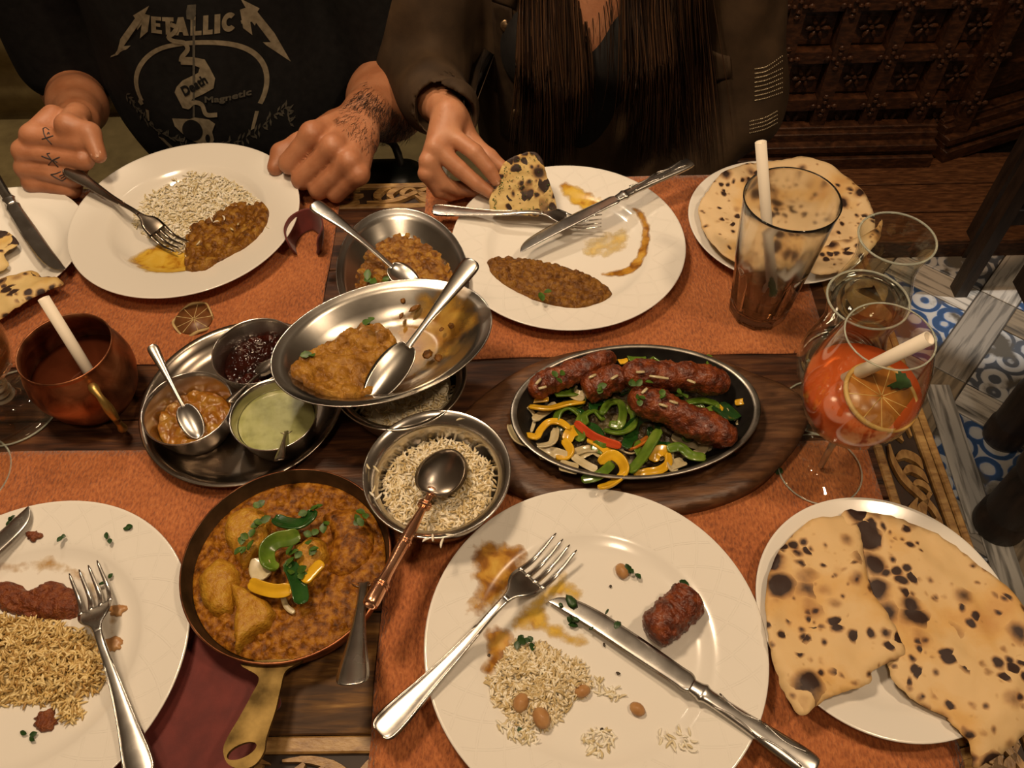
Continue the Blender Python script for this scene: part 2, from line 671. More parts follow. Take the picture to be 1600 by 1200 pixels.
def rim_plate_mat(name, r0, r1):
    """porcelain with a faint diamond relief on the rim (polar cross-hatch)"""
    m, nt, b = new_mat(name)
    setp(b, Base_Color=(.80, .765, .70, 1), Roughness=.17, Coat_Weight=.3)
    tc = nt.nodes.new('ShaderNodeTexCoord')
    sx = nt.nodes.new('ShaderNodeSeparateXYZ')
    nt.links.new(tc.outputs['Object'], sx.inputs[0])
    def mth(op, a, c=None, v=None):
        n = nt.nodes.new('ShaderNodeMath')
        n.operation = op
        for i, q in enumerate((a, c)):
            if q is None:
                continue
            if isinstance(q, (int, float)):
                n.inputs[i].default_value = q
            else:
                nt.links.new(q, n.inputs[i])
        return n.outputs[0]
    ang = mth('ARCTAN2', sx.outputs[1], sx.outputs[0])
    rr = mth('SQRT', mth('ADD', mth('MULTIPLY', sx.outputs[0], sx.outputs[0]), mth('MULTIPLY', sx.outputs[1], sx.outputs[1])))
    lines = []
    for sgn in (1, -1):
        ph = mth('ADD', mth('MULTIPLY', ang, 26.0*sgn/1.0), mth('MULTIPLY', rr, 190.0))
        q = mth('ABSOLUTE', mth('SINE', mth('MULTIPLY', ph, .5)))
        lines.append(mth('LESS_THAN', q, .13))
    ln = mth('MAXIMUM', lines[0], lines[1])
    msk = mth('MULTIPLY', mth('GREATER_THAN', rr, r0), mth('LESS_THAN', rr, r1))
    add_bump(nt, b, mth('MULTIPLY', ln, msk), .9, .0012)
    return m


M['porcelain_rim'] = rim_plate_mat('porcelain_diamond_rim', .103, .140)

# ------------------------------------------------------------------ table
XR, YF, YN, XL = 0.417, 0.874, 0.118, -1.05
table = thing('dining_table', 'dark wooden dining table with carved scroll border under the orange placemats', 'table', (0, 0, 0))
ys = [.179, .285, .392, .50, .608, .715, .826]
for i in range(6):
    v, f = box(XL+.06, .352, ys[i]+.0008, ys[i+1]-.0008, T-.028, T-.0003, .0012)
    mesh('plank', v, f, M['wood_worn'] if i == 0 else M['wood_table'], table, smooth=False)


def rail(x0, x1, y0, y1, z0, z1, m, name='rail', b=.0015):
    v, f = box(x0, x1, y0, y1, z0, z1, b)
    return mesh(name, v, f, m, table, smooth=False)


# recessed beds, fillets and rims of the carved border
rail(.352, XR, YN, YF, T-.034, T-.005, M['wood_recess'], 'carved_bed', 0)
rail(XL, .352, .826, YF, T-.034, T-.005, M['wood_recess'], 'carved_bed', 0)
rail(XL, .352, YN, .179, T-.034, T-.005, M['wood_recess'], 'carved_bed', 0)
rail(.352, .3615, YN+.05, .832, T-.006, T, M['wood_gold'], 'fillet')
rail(.3985, .4075, YN, YF, T-.006, T, M['wood_gold'], 'rim')
rail(.4095, XR, YN, YF, T-.008, T-.002, M['wood_gold'], 'rim')
rail(XL, .352, .826, .834, T-.006, T, M['wood_gold'], 'fillet')
rail(XL, .3985, .866, YF, T-.006, T, M['wood_gold'], 'rim')
rail(XL, .352, .1655, .179, T-.006, T, M['wood_gold'], 'fillet')
rail(XL, .3985, YN, .128, T-.006, T, M['wood_gold'], 'rim')
for (a, b_, c, d) in ((XL+.08, XR-.06, YN+.04, YN+.065), (XL+.08, XR-.06, YF-.065, YF-.04), (XR-.085, XR-.06, YN+.04, YF-.04)):
    rail(a, b_, c, d, T-.12, T-.0345, M['wood_dark'], 'apron')
for x in (XL+.09, XR-.075):
    for y in (YN+.055, YF-.055):
        v, f = lathe([(0, 0), (.028, 0), (.03, .04), (.02, .08), (.033, .2), (.022, .3), (.03, .45), (.036, .56), (.036, .629), (0, .629)], 20)
        mesh('leg', v, f, M['wood_dark'], table, (x, y, 0))


def crescent(path, wid, z0=-.0045, z1=0.0003):
    """a raised carved leaf: flat-topped tapering band along a 2D path"""
    P = spline(path, 14)
    Wd = np.interp(np.linspace(0, 1, 14), np.linspace(0, 1, len(wid)), wid)
    t = np.gradient(P, axis=0)
    t /= np.linalg.norm(t, axis=1)[:, None]+1e-9
    nrm = np.c_[-t[:, 1], t[:, 0]]
    v, f = [], []
    for i in range(14):
        a, b_ = P[i]+nrm[i]*Wd[i], P[i]-nrm[i]*Wd[i]
        a2, b2 = P[i]+nrm[i]*Wd[i]*.86, P[i]-nrm[i]*Wd[i]*.86
        v += [(a[0], a[1], z0), (a2[0], a2[1], z1), (b2[0], b2[1], z1), (b_[0], b_[1], z0)]
    for i in range(13):
        for k in range(3):
            f.append((i*4+k, i*4+k+1, i*4+4+k+1, i*4+4+k))
    f.append((0, 3, 2, 1))
    f.append((52, 53, 54, 55))
    return v, f


# one scroll motif: length 0.12 along +x, width 0.032 (y 0 .. 0.032)
MOT = [
    ([(.002, .004), (.022, .003), (.044, .008), (.062, .019), (.080, .027), (.108, .029)], [.0008, .0022, .0030, .0028, .0022, .0006]),
    ([(.020, .006), (.014, .016), (.020, .026), (.032, .029)], [.0012, .0042, .0038, .0004]),
    ([(.036, .009), (.031, .017), (.036, .025), (.048, .0295)], [.0012, .0038, .0034, .0004]),
    ([(.050, .014), (.047, .020), (.051, .026), (.060, .029)], [.0010, .0030, .0026, .0004]),
    ([(.066, .024), (.074, .016), (.086, .012), (.098, .015)], [.0008, .0036, .0036, .0005]),
    ([(.086, .027), (.094, .020), (.104, .0165), (.114, .019)], [.0006, .0032, .0030, .0004]),
    ([(.064, .014), (.076, .006), (.092, .003), (.110, .006)], [.0005, .0034, .0034, .0004]),
    ([(.060, .0245), (.0625, .0275)], [.0030, .0034]),
    ([(.098, .0085), (.104, .0105)], [.0028, .0030]),
]
mot_me = []
for pth, wd_ in MOT:
    v, f = crescent(pth, [k*1.45 for k in wd_])
    me = bpy.data.meshes.new('carved_leaf')
    me.from_pydata(v, [], f)
    me.materials.append(M['wood_gold'])
    mot_me.append(me)


def motif(x, y, rz, mirror=False):
    for me in mot_me:
        o = bpy.data.objects.new('carved_leaf', me)
        COL.objects.link(o)
        o.parent = table
        o.location = (x, y, T)
        o.rotation_euler = (0, 0, rz)
        if mirror:
            o.scale = (1, -1, 1)


for k in range(6):
    motif(.3645, .80-.115*k, -math.pi/2)
for k in range(6):
    motif(-.32+.118*k, .8335, 0)
for k in range(7):
    motif(-.44+.118*k, .164, 0, mirror=True)

# ------------------------------------------------------------------ placemats


def placemat(label, x0, x1, y0, y1, rz=0.0, seed=0.0):
    cx, cy = (x0+x1)/2, (y0+y1)/2
    hw, hh = (x1-x0)/2, (y1-y0)/2
    r = .012
    poly = []
    for sx, sy, a0 in ((1, 1, 0), (-1, 1, 90), (-1, -1, 180), (1, -1, 270)):
        for a in (0, 30, 60, 90):
            t = math.radians(a0+a)
            poly.append((sx*(hw-r)+r*math.cos(t), sy*(hh-r)+r*math.sin(t)))
    dense = []
    for i in range(len(poly)):
        a, b_ = np.array(poly[i]), np.array(poly[(i+1) % len(poly)])
        n = max(1, int(np.hypot(*(b_-a))/.012))
        for k in range(n):
            p = a+(b_-a)*k/n
            w = .0025*noise.noise((p[0]*14+seed, p[1]*14, seed))
            dense.append((p[0]+w, p[1]+w))
    v, f, n = sheet(dense, lambda V: .0021+.0004*np.array([noise.noise((p[0]*25+seed, p[1]*25, 1)) for p in V]), .0019, .012)
    o = mesh('placemat', v, f, M['mat'], None, (cx, cy, T))
    o.rotation_euler.z = rz
    return tag(o, label, 'placemat', 'orange placemats')


placemat('orange woven placemat under the wide plate of the person in black', -.69, -.234, .572, .873, .0, 1)
placemat('orange woven placemat under the plate with the crossed knife and fork', -.124, .335, .572, .873, .0, 2)
placemat('orange woven placemat under the plate at the lower left corner', -.70, -.235, .14, .460, -.01, 3)
placemat('orange woven placemat under the central plate with rice and kebab piece', -.131, .345, .142, .457, .0, 4)

# ------------------------------------------------------------------ plates
PLATES = {}


def plate(key, label, cx, cy, R, kind, m, h=.0025):
    if kind == 'dinner':
        inn = [(0, .006), (.58, .0064), (.64, .0085), (.68, .0120), (.71, .0140), (.75, .0150), (.98, .0205), (.995, .0212)]
        out = [(1.0, .0202), (.99, .0190), (.72, .0105), (.64, .005), (.61, 0), (.57, 0), (.56, .003), (0, .003)]
    elif kind == 'deep':
        inn = [(0, .005), (.50, .0056), (.58, .009), (.64, .0160), (.68, .0210), (.71, .0226), (.98, .0255), (.995, .0262)]
        out = [(1.0, .0252), (.99, .0240), (.68, .0170), (.58, .005), (.54, 0), (.50, 0), (.49, .002), (0, .002)]
    else:
        inn = [(0, .006), (.60, .0064), (.68, .0085), (.74, .0120), (.80, .0150), (.975, .0195), (.995, .0202)]
        out = [(1.0, .0192), (.985, .0180), (.74, .008), (.66, .002), (.63, 0), (.59, 0), (.58, .003), (0, .003)]
    v, f = lathe([(r*R, z) for r, z in inn+out], 112)
    o = mesh('dinner_plate' if R > .12 else 'side_plate', v, f, m, None, (cx, cy, T+h))
    tag(o, label, 'plate')
    rr = [a*R for a, _ in inn]
    zz = [b for _, b in inn]
    PLATES[key] = (cx, cy, R, T+h, rr, zz)
    return o


def pz(key, xy):
    """upper surface height (world) of a plate at world xy array"""
    cx, cy, R, z0, rr, zz = PLATES[key]
    d = np.hypot(xy[:, 0]-cx, xy[:, 1]-cy)
    return z0+np.interp(d, rr, zz)


plate('center', 'white dinner plate with rice, kebab piece, fork and knife in front', .0559, .2494, .1453, 'dinner', M['porcelain_rim'])
plate('woman', 'white dinner plate with lentils and crossed cutlery before the person with long hair', .0551, .732, .1402, 'dinner', M['porcelain_rim'])
plate('man', 'deep white plate with rice and brown curry before the person in black', -.4164, .7883, .1411, 'deep', M['porcelain'])
plate('ll', 'white plate with diamond relief rim and spiced rice at the lower left corner', -.437, .2459, .1447, 'dinner', M['porcelain_rim'])
plate('naan', 'white side plate under the torn charred flatbread at the lower right', .3075, .2712, .1096, 'side', M['porcelain'])
plate('ur', 'white side plate under the puffed flatbread behind the tall glass', .3137, .7647, .1095, 'side', M['porcelain'])
plate('left', 'white side plate with flatbread scraps and knife at the left edge', -.6459, .7436, .1113, 'side', M['porcelain'], .0026)

# ------------------------------------------------------------------ steel dishes


def oval_dish(label, x, y, z, rz, R=.1108, ratio=.68):
    root = thing('oval_dish', label, 'dish', (x, y, z), rz)
    inn = [(0, .0035), (.48, .0045), (.60, .008), (.74, .0165), (.86, .0262), (.90, .0285), (.925, .0292), (.99, .0312)]
    out = [(1.0, .0318), (1.003, .0308), (.995, .0300), (.92, .0280), (.86, .0250), (.74, .0150), (.60, .005), (.50, 0), (0, 0)]
    v, f = lathe([(r*R, zz) for r, zz in inn+out], 112, 1, ratio)
    mesh('bowl', v, f, M['steel_brushed'], root)
    return root


oval_dish('oval steel dish of chickpea curry set on the placemat gap between the two diners', -.1377, .6768, T+.002, math.radians(-75.98))
oval_dish('oval steel dish with a few curry lumps, raised on a rice bowl at the centre', -.1378, .5249, T+.0632, math.radians(20.85))


def handi(label, x, y, R, z=0):
    root = thing('rice_bowl', label, 'bowl', (x, y, T+z))
    inn = [(0, .004), (.30, .0046), (.55, .010), (.75, .022), (.83, .036), (.82, .046), (.84, .051), (.92, .0565), (.985, .0592)]
    out = [(1.0, .0592), (1.003, .0578), (.98, .0566), (.90, .053), (.85, .048), (.855, .044), (.865, .036), (.79, .020), (.58, .006), (.42, 0), (0, 0)]
    v, f = lathe([(r*R, zz) for r, zz in inn+out], 96)
    mesh('bowl', v, f, M['steel'], root)
    return root


handi('round steel bowl of white rice with the copper-handled spoon', -.0821, .3950, .0685, .0005)
handi('steel rice bowl half hidden under the raised oval dish', -.1249, .5080, .0678, .0005)

tray = thing('serving_tray', 'round steel tray carrying three small condiment bowls', 'tray', (-.2943, .5109, T+.0022))
v, f = lathe([(0, .002), (.080, .002), (.088, .0035), (.096, .010), (.100, .0165), (.1060, .0180), (.1068, .0176), (.1066, .0166), (.1005, .0150), (.0965, .0085), (.088, .0015), (.080, 0), (0, 0)], 112)
mesh('tray_plate', v, f, M['steel_dark'], tray)


def katori(label, x, y, R=.0452, zb=.0045, h=.041):
    root = thing('condiment_bowl', label, 'bowl', (x, y, T+zb), 0, 'condiment bowls on the steel tray')
    inn = [(0, .0025), (.62, .0030), (.72, .006), (.82, .018), (.93, .036), (.965, h-.001)]
    out = [(.985, h), (1.0, h-.0005), (.99, h-.002), (.95, .034), (.85, .016), (.76, .004), (.66, 0), (0, 0)]
    v, f = lathe([(r*R, zz) for r, zz in inn+out], 80)
    mesh('bowl', v, f, M['steel'], root)
    return root


katori('small steel bowl of dark red chutney on the round tray', -.2832, .5545)
katori('small steel bowl of orange pickle with a teaspoon on the round tray', -.3387, .4823)
katori('small steel bowl of pale green chutney on the round tray', -.2496, .4727, .0438)

# copper pan with brass handle
pan = thing('copper_pan', 'round copper pan of creamy brown curry with brass handle', 'pan', (-.2155, .3203, T+.0022))
inn = [(0, .003), (.078, .0034), (.084, .007), (.0915, .0325), (.0925, .0335)]
out = [(.0935, .0335), (.0940, .0325), (.0865, .005), (.080, 0), (0, 0)]
v, f = lathe([inn[-1]]+out, 112)
mesh('pan_body', v, f, M['copper'], pan)
v, f = lathe(inn, 112)
mesh('pan_inside', v, f, M['pan_inside'], pan)
# handle: outline in the pan's frame, leaving the wall toward the camera
ha = [W(378, 1036, .03), W(470, 1030, .03), W(446, 1048, .032), W(437, 1075, .036), W(428, 1110, .040), W(414, 1150, .044), W(410, 1172, .046), W(397, 1192, .047), W(376, 1200, .047), W(354, 1192, .047), W(346, 1172, .046), W(352, 1152, .044), W(372, 1120, .040), W(392, 1085, .036), W(404, 1058, .032)]
hp = closed_spline([((p.x+.2155), (p.y-.3203)) for p in ha], 90)
hc = W(375, 1171, .046)
hole = [(hc.x+.2155+.0105*math.cos(a)*1.0+.002*math.sin(a), hc.y-.3203+.0065*math.sin(a)+.0022*math.cos(a)) for a in np.linspace(0, 2*math.pi, 24, endpoint=False)]
v, f, n = sheet(hp, lambda V: .0275+np.clip((-.088-V[:, 1])*.16, 0, .016)+.0, .004, .004, [hole])
mesh('handle', v, f, M['brass'], pan, smooth=False)
tag(pan.children[-1], 'worn brass handle with a hanging hole')

# sizzler: board + cast iron plate
board = thing('serving_board', 'oval wooden sizzler board with pointed ends under the iron plate', 'board', (.110, .4757, T+.0008), math.radians(3.8))
bp = closed_spline([(.182, .004), (.168, .030), (.135, .052), (.09, .081), (.03, .098), (-.04, .098), (-.10, .082), (-.145, .052), (-.176, .020), (-.180, -.012), (-.165, -.034), (-.135, -.062), (-.085, -.090), (-.02, -.104), (.05, -.101), (.105, -.084), (.142, -.056), (.170, -.026)], 110)


def board_z(V):
    e = (V[:, 0]/.123)**2+(V[:, 1]/.079)**2
    d = edge_dist(bp, V)
    return np.where(e < 1, .009, .0175)-.004*np.exp(-(d/.004)**2)


v, f, n = sheet(bp, board_z, 0, .0045, zbot=lambda V: V[:, 0]*0)
mesh('board_body', v, f, M['wood_board'], board)
skil = thing('sizzler_plate', 'oval black cast iron plate of kebabs and pepper strips', 'pan', (.110, .4757, T+.0103), math.radians(3.8))
R = .1248
v, f = lathe([(r*R, z) for r, z in [(0, .003), (.72, .0032), (.80, .006), (.93, .0265), (.945, .0285)]], 112, 1, .653)
mesh('pan_inside', v, f, M['iron'], skil)
v, f = lathe([(r*R, z) for r, z in [(.945, .0285), (.955, .0296), (.99, .0300), (1.0, .0292), (.985, .0280), (.95, .0265), (.83, .006), (.76, 0), (0, 0)]], 112, 1, .653)
mesh('rim', v, f, M['iron_rim'], skil)

# ------------------------------------------------------------------ glasses, mug, straws


def closed_glass(outer, inner, seg=72):
    return lathe(outer + inner[::-1], seg)


def edge_ring(parent, r, z, t=.0011):
    v, f = lathe([(r+t*math.cos(a), z+t*math.sin(a)) for a in np.linspace(0, 2*math.pi, 9)], 96)
    mesh('rim', v, f, M['glass_edge'], parent)


def water_glass(label, x, y, level=.088):
    g = thing('water_glass', label, 'glass', (x, y, T+.0005), 0, 'stemmed water glasses at the table end')
    outer = [(0, 0), (.034, 0), (.0345, .0012), (.030, .0026), (.012, .0055), (.006, .012), (.0062, .026), (.012, .036), (.026, .046), (.0365, .062), (.0400, .080), (.0372, .100), (.0318, .120), (.0295, .134), (.0310, .150), (.0352, .1665), (.0355, .1678)]
    inner = [(0, .0385), (.011, .0400), (.0250, .0485), (.0348, .063), (.0383, .080), (.0356, .0995), (.0303, .120), (.0281, .134), (.0297, .150), (.0338, .1665), (.0346, .1680)]
    v, f = closed_glass(outer, inner)
    mesh('glass_body', v, f, M['glass'], g)
    lv = [(max(r-.0002, 0), z+.0003) for r, z in inner if z < level]
    rl = float(np.interp(level, [z for r, z in inner], [r for r, z in inner]))
    v, f = lathe(lv+[(rl-.0002, level), (0, level)], 72)
    mesh('water', v, [q for q in f], M['water'], g)
    edge_ring(g, .0351, .1678)
    edge_ring(g, .0338, .0012, .0009)
    return g


water_glass('curvy stemmed water glass nearest the table corner, behind the orange cocktail', .3055, .4985)
water_glass('curvy stemmed water glass beside the puffed flatbread plate', .3526, .5747)

ck = thing('cocktail_glass', 'stemmed wine glass holding an orange cocktail with citrus slice and straw', 'glass', (.2906, .4235, T+.0026))
outer = [(0, 0), (.040, 0), (.0412, .0010), (.039, .0018), (.012, .0042), (.0052, .010), (.0036, .025), (.0036, .055), (.0055, .068), (.012, .0745), (.026, .0835), (.0395, .098), (.0475, .118), (.0492, .132), (.0478, .150), (.0430, .178), (.0355, .2035), (.0350, .2052)]
inner = [(0, .0755), (.0115, .0765), (.0255, .0852), (.0388, .0990), (.0467, .1185), (.0484, .132), (.0470, .150), (.0422, .178), (.0348, .2040), (.0343, .2052)]
v, f = closed_glass(outer, inner)
mesh('glass_body', v, f, M['glass'], ck)
m, nt, b = new_mat('orange_cocktail')
setp(b, Base_Color=(.80, .15, .035, 1), Roughness=.12, IOR=1.2, Transmission_Weight=.35)
M['cocktail'] = m
lev = .138
v, f = lathe([(max(r-.0002, 0), z+.0003) for r, z in inner if z < lev]+[(.0479, lev), (0, lev)], 72)
tag(mesh('cocktail_drink', v, f, M['cocktail'], ck), 'cloudy orange cocktail')
edge_ring(ck, .0347, .2052, .0008)
edge_ring(ck, .0404, .0011, .0008)
v, f = tube([(0, 0, .006), (0, 0, .07)], .0030, 16)
mesh('stem', v, f, M['glass_edge'], ck)


def straw_obj(label, a, b_, r=.0042, m=None):
    d = (Vector(b_)-Vector(a))
    L = d.length
    prof = [(r*.84, 0), (r, 0), (r, L), (r*.84, L), (r*.84, 0)]
    v, f = lathe(prof, 24)
    o = mesh('drinking_straw', v, f, m or M['straw'], None, a)
    o.rotation_euler = d.to_track_quat('Z', 'Y').to_euler()
    return tag(o, label, 'straw')


tb = thing('tall_glass', 'tall faceted glass tumbler, nearly empty, with a pale straw', 'glass', (.2674, .6344, T+.0023))


def tumbler_shape(prof, seg=120, facets=10, zf=.075):
    v, f = lathe(prof, seg)
    out = []
    for x, y, z in v:
        r = math.hypot(x, y)
        if r > 1e-6 and z < zf+.008:
            a = math.atan2(y, x)
            k = math.pi/facets
            aa = (a % (2*k))-k
            rr = r*math.cos(k)*1.015/math.cos(aa)
            w = min(1, max(0, (zf+.006-z)/.006))
            q = (r*(1-w)+rr*w)/r
            x, y = x*q, y*q
        out.append((x, y, z))
    return out, f


pr = [(0, 0), (.029, 0), (.0315, .002), (.0325, .008), (.0385, .070), (.0400, .079), (.0408, .086), (.0462, .150), (.0475, .162), (.0478, .1645)]
v, f = tumbler_shape(pr)
vi, fi = lathe([(.0472, .1656), (.0464, .1640), (.0448, .150), (.0388, .086), (.0365, .076), (.0300, .020), (.028, .014), (0, .013)], 120)
g = G()
g.add(v, f)
g.add(vi, fi)
n0 = len(v)
top = [i for i in range(n0) if abs(v[i][2]-.1645) < 1e-6]
topi = [n0+i for i in range(120)]
for i in range(120):
    j = (i+1) % 120
    g.f.append((top[i], top[j], topi[j], topi[i]))
m, nt, b = new_mat('frosted_tumbler_glass')
setp(b, Base_Color=(.97, .96, .93, 1), IOR=1.45, Transmission_Weight=1.0)
tc = nt.nodes.new('ShaderNodeTexCoord')
sx = nt.nodes.new('ShaderNodeSeparateXYZ')
nt.links.new(tc.outputs['Object'], sx.inputs[0])
mr = node(nt, 'ShaderNodeMapRange')
mr.inputs[1].default_value, mr.inputs[2].default_value = .070, .095
mr.inputs[3].default_value, mr.inputs[4].default_value = .0, .10
nt.links.new(sx.outputs[2], mr.inputs[0])
nt.links.new(mr.outputs[0], b.inputs['Roughness'])
g.build('glass_body', m, tb)
v, f = lathe([(0, .0135), (.0275, .0145), (.0297, .0205), (.0306, .030), (0, .030)], 72)
m2, nt, b = new_mat('amber_drink_remains')
setp(b, Base_Color=(.55, .24, .09, 1), Roughness=.05, IOR=1.34, Transmission_Weight=.9)
tag(mesh('drink', v, f, m2, tb), 'brownish remains of a drink')
straw_obj('pale paper straw standing in the tall faceted tumbler', (.2800, .628, T+.0215), (.2374, .680, T+.200), .0056)

# straws of cocktail and mug
straw_obj('pale straw with orange inside leaning in the orange cocktail', (.268, .437, T+.118), W(1452, 528, .212), .0058)
straw_obj('pale straw leaning out of the copper mug', (-.432, .503, T+.022), W(68, 466, .135), .0056)

mug = thing('copper_mug', 'hammered copper barrel mug with a brass handle', 'mug', (-.458, .5277, T+.0006))
pr = [(0, 0), (.032, 0), (.037, .0025), (.0465, .018), (.0525, .038), (.0535, .050), (.0515, .064), (.0465, .080), (.0458, .083), (.0468, .0850), (.0462, .0868), (.0450, .0862), (.0448, .080), (.0500, .064), (.0520, .050), (.0510, .038), (.0450, .019), (.034, .0045), (0, .004)]
v, f = lathe(pr, 96)
mesh('mug_body', v, f, M['copper'], mug)
m, nt, b = new_mat('amber_mug_drink')
setp(b, Base_Color=(.075, .018, .007, 1), Roughness=.12, IOR=1.33)
v, f = lathe([(0, .048), (.0505, .048)], 64)
v, f = lathe([(0, .0052), (.0335, .0056), (.0445, .0195), (.0505, .038), (.0512, .046), (0, .046)], 64)
mesh('drink', v, f, m, mug)
# handle: a slim D-loop standing out toward the camera
hd = Vector((W(140, 598, .07).x+.458, W(140, 598, .07).y-.5277, 0)).normalized()
hpts = [hd*.0495+Vector((0, 0, .0715)), hd*.058+Vector((0, 0, .072)), hd*.066+Vector((0, 0, .066)), hd*.0705+Vector((0, 0, .050)), hd*.071+Vector((0, 0, .030)), hd*.067+Vector((0, 0, .016)), hd*.058+Vector((0, 0, .012)), hd*.0425+Vector((0, 0, .0125))]
P = spline([tuple(p) for p in hpts], 40)
v, f = tube(P, [.0042+.0008*math.sin(i*.5) for i in range(40)], 12)
mesh('handle', v, f, M['brass_bright'], mug)

def goblet(label, x, y):
    gb = thing('goblet', label, 'glass', (x, y, T+.0006))
    outer = [(0, 0), (.050, 0), (.0508, .0012), (.046, .0035), (.022, .0075), (.0105, .013), (.0085, .018), (.0120, .022), (.0085, .026), (.0118, .030), (.0085, .034), (.0115, .038), (.0085, .043), (.0105, .050), (.022, .058), (.034, .070), (.0405, .088), (.042, .105), (.040, .130), (.0385, .145)]
    inner = [(0, .056), (.010, .0575), (.0215, .062), (.0325, .072), (.0388, .0885), (.0403, .105), (.0384, .130), (.0376, .1452)]
    v, f = closed_glass(outer, inner)
    mesh('glass_body', v, f, M['glass'], gb)
    v, f = lathe([(max(r-.0002, 0), z+.0003) for r, z in inner if z < .1]+[(.0396, .100), (0, .100)], 64)
    mesh('drink', v, f, m2, gb)
    edge_ring(gb, .0381, .145)
    edge_ring(gb, .0500, .0012, .001)
    for z in (.022, .030, .038):
        edge_ring(gb, .0105, z, .0022)
    return gb


goblet('ring-stemmed goblet behind the copper mug at the left edge', -.5495, .518)
goblet('glass foot cut off by the left edge below the copper mug', -.573, .431)

# ------------------------------------------------------------------ cutlery


def fork(label, a, b_, roll=0.0, m=None, arch=.012, wscale=1.0):
    m = m or M['cutlery']
    L = (Vector(b_)-Vector(a)).length
    root = thing('fork', label, 'fork')
    root.matrix_world = rot_to(a, b_, roll)
    w = wscale
    za = lambda s: arch*(.55*math.exp(-((s-.62)/.16)**2)) - arch*1.1*math.exp(-((s-.86)/.10)**2)*.6
    rows = [(0.0, .0012, 0, -.0002, .0012), (.004, .0070*w, 0, -.0004, .0020), (.03, .0100*w, 0, -.0009, .0026), (.10, .0098*w, 0, -.0010, .0027), (.22, .0072*w, 0, -.0007, .0026), (.40, .0044*w, 0, -.0003, .0028), (.55, .0032*w, 0, 0, .0032), (.66, .0034*w, 0, 0, .0030)]
    R_ = [(s*L, hw, za(s), c, t) for s, hw, z, c, t in smooth_rows(rows, 32)]
    v, f = strip(R_)
    h = mesh('handle', v, f, m, root)
    # raised edge beading on the handle
    for sd in (-1, 1):
        v, f = tube([(r[0], sd*r[1]*.86, r[2]+r[3]*.74+r[4]*.36) for r in R_[2:26]], .0007, 6)
        mesh('handle_bead', v, f, m, h)
    rows = [(.64, .0033*w, 0, 0, .0030), (.68, .0050*w, 0, .0004, .0028), (.715, .0098*w, 0, .0014, .0024), (.75, .0122*w, 0, .0020, .0022), (.795, .0127*w, 0, .0020, .0020)]
    v, f = strip([(s*L, hw, za(s), c, t) for s, hw, z, c, t in smooth_rows(rows, 14)])
    mesh('head', v, f, m, root)
    for k in range(4):
        o = (k-1.5)*.0072*w
        st = []
        for s in np.linspace(.785, 1.0, 12):
            u = (s-.785)/.215
            st.append((s*L, .0024*w*(1-.55*u) if u < .97 else .0006, za(s)+.0014*abs(k-1.5)*.6, 0, .0022*(1-.4*u), o*(1-.03*u)))
        v, f = strip(st, 5, 3)
        mesh('tine', v, f, m, root)
    return root


def knife(label, a, b_, roll=0.0, m=None, ornate=True, wb=.0092):
    """a = handle end, b = blade tip"""
    m = m or M['cutlery']
    L = (Vector(b_)-Vector(a)).length
    root = thing('table_knife', label, 'knife')
    root.matrix_world = rot_to(a, b_, roll)
    rows = [(0, .0030, 0, 0, .003), (.006, .0085, 0, 0, .0062), (.05, .0100, 0, 0, .0075), (.14, .0090, 0, 0, .0078), (.26, .0072, 0, 0, .0078), (.37, .0066, 0, 0, .0074), (.395, .0086, 0, 0, .0086), (.41, .0072, 0, 0, .0074), (.44, .0060, 0, 0, .0050)]
    R_ = [(s*L, hw, .002, c, t) for s, hw, z, c, t in smooth_rows(rows, 36)]
    v, f = strip(R_, 11, 2.2)
    h = mesh('handle', v, f, m, root)
    if ornate:
        for sd in (-1, 1):
            for s0 in (.04, .20):
                P = [((s0+.15*u)*L, sd*(.0062-.0030*math.sin(u*math.pi)), .0058+.0004*math.sin(u*9)) for u in np.linspace(0, 1, 12)]
                v, f = tube(P, .0008, 6)
                mesh('handle_scroll', v, f, m, h)
    rows = [(.43, .0052, 0, 0, .0040, 0), (.455, .0088, 0, 0, .0030, -.0006), (.50, wb*.92, 0, 0, .0024, -.001), (.65, wb*1.02, 0, 0, .0020, -.0012), (.82, wb*1.0, 0, 0, .0017, -.0008), (.92, wb*.86, 0, 0, .0014, .0012), (.97, wb*.58, 0, 0, .0012, .004), (.992, wb*.28, 0, 0, .001, .007), (1.0, .0004, 0, 0, .0006, .0085)]
    v, f = strip([(s*L, hw, .0018, c, t, o) for s, hw, z, c, t, o in smooth_rows(rows, 34)], 9, 2.5)
    mesh('blade', v, f, m, root)
    return root


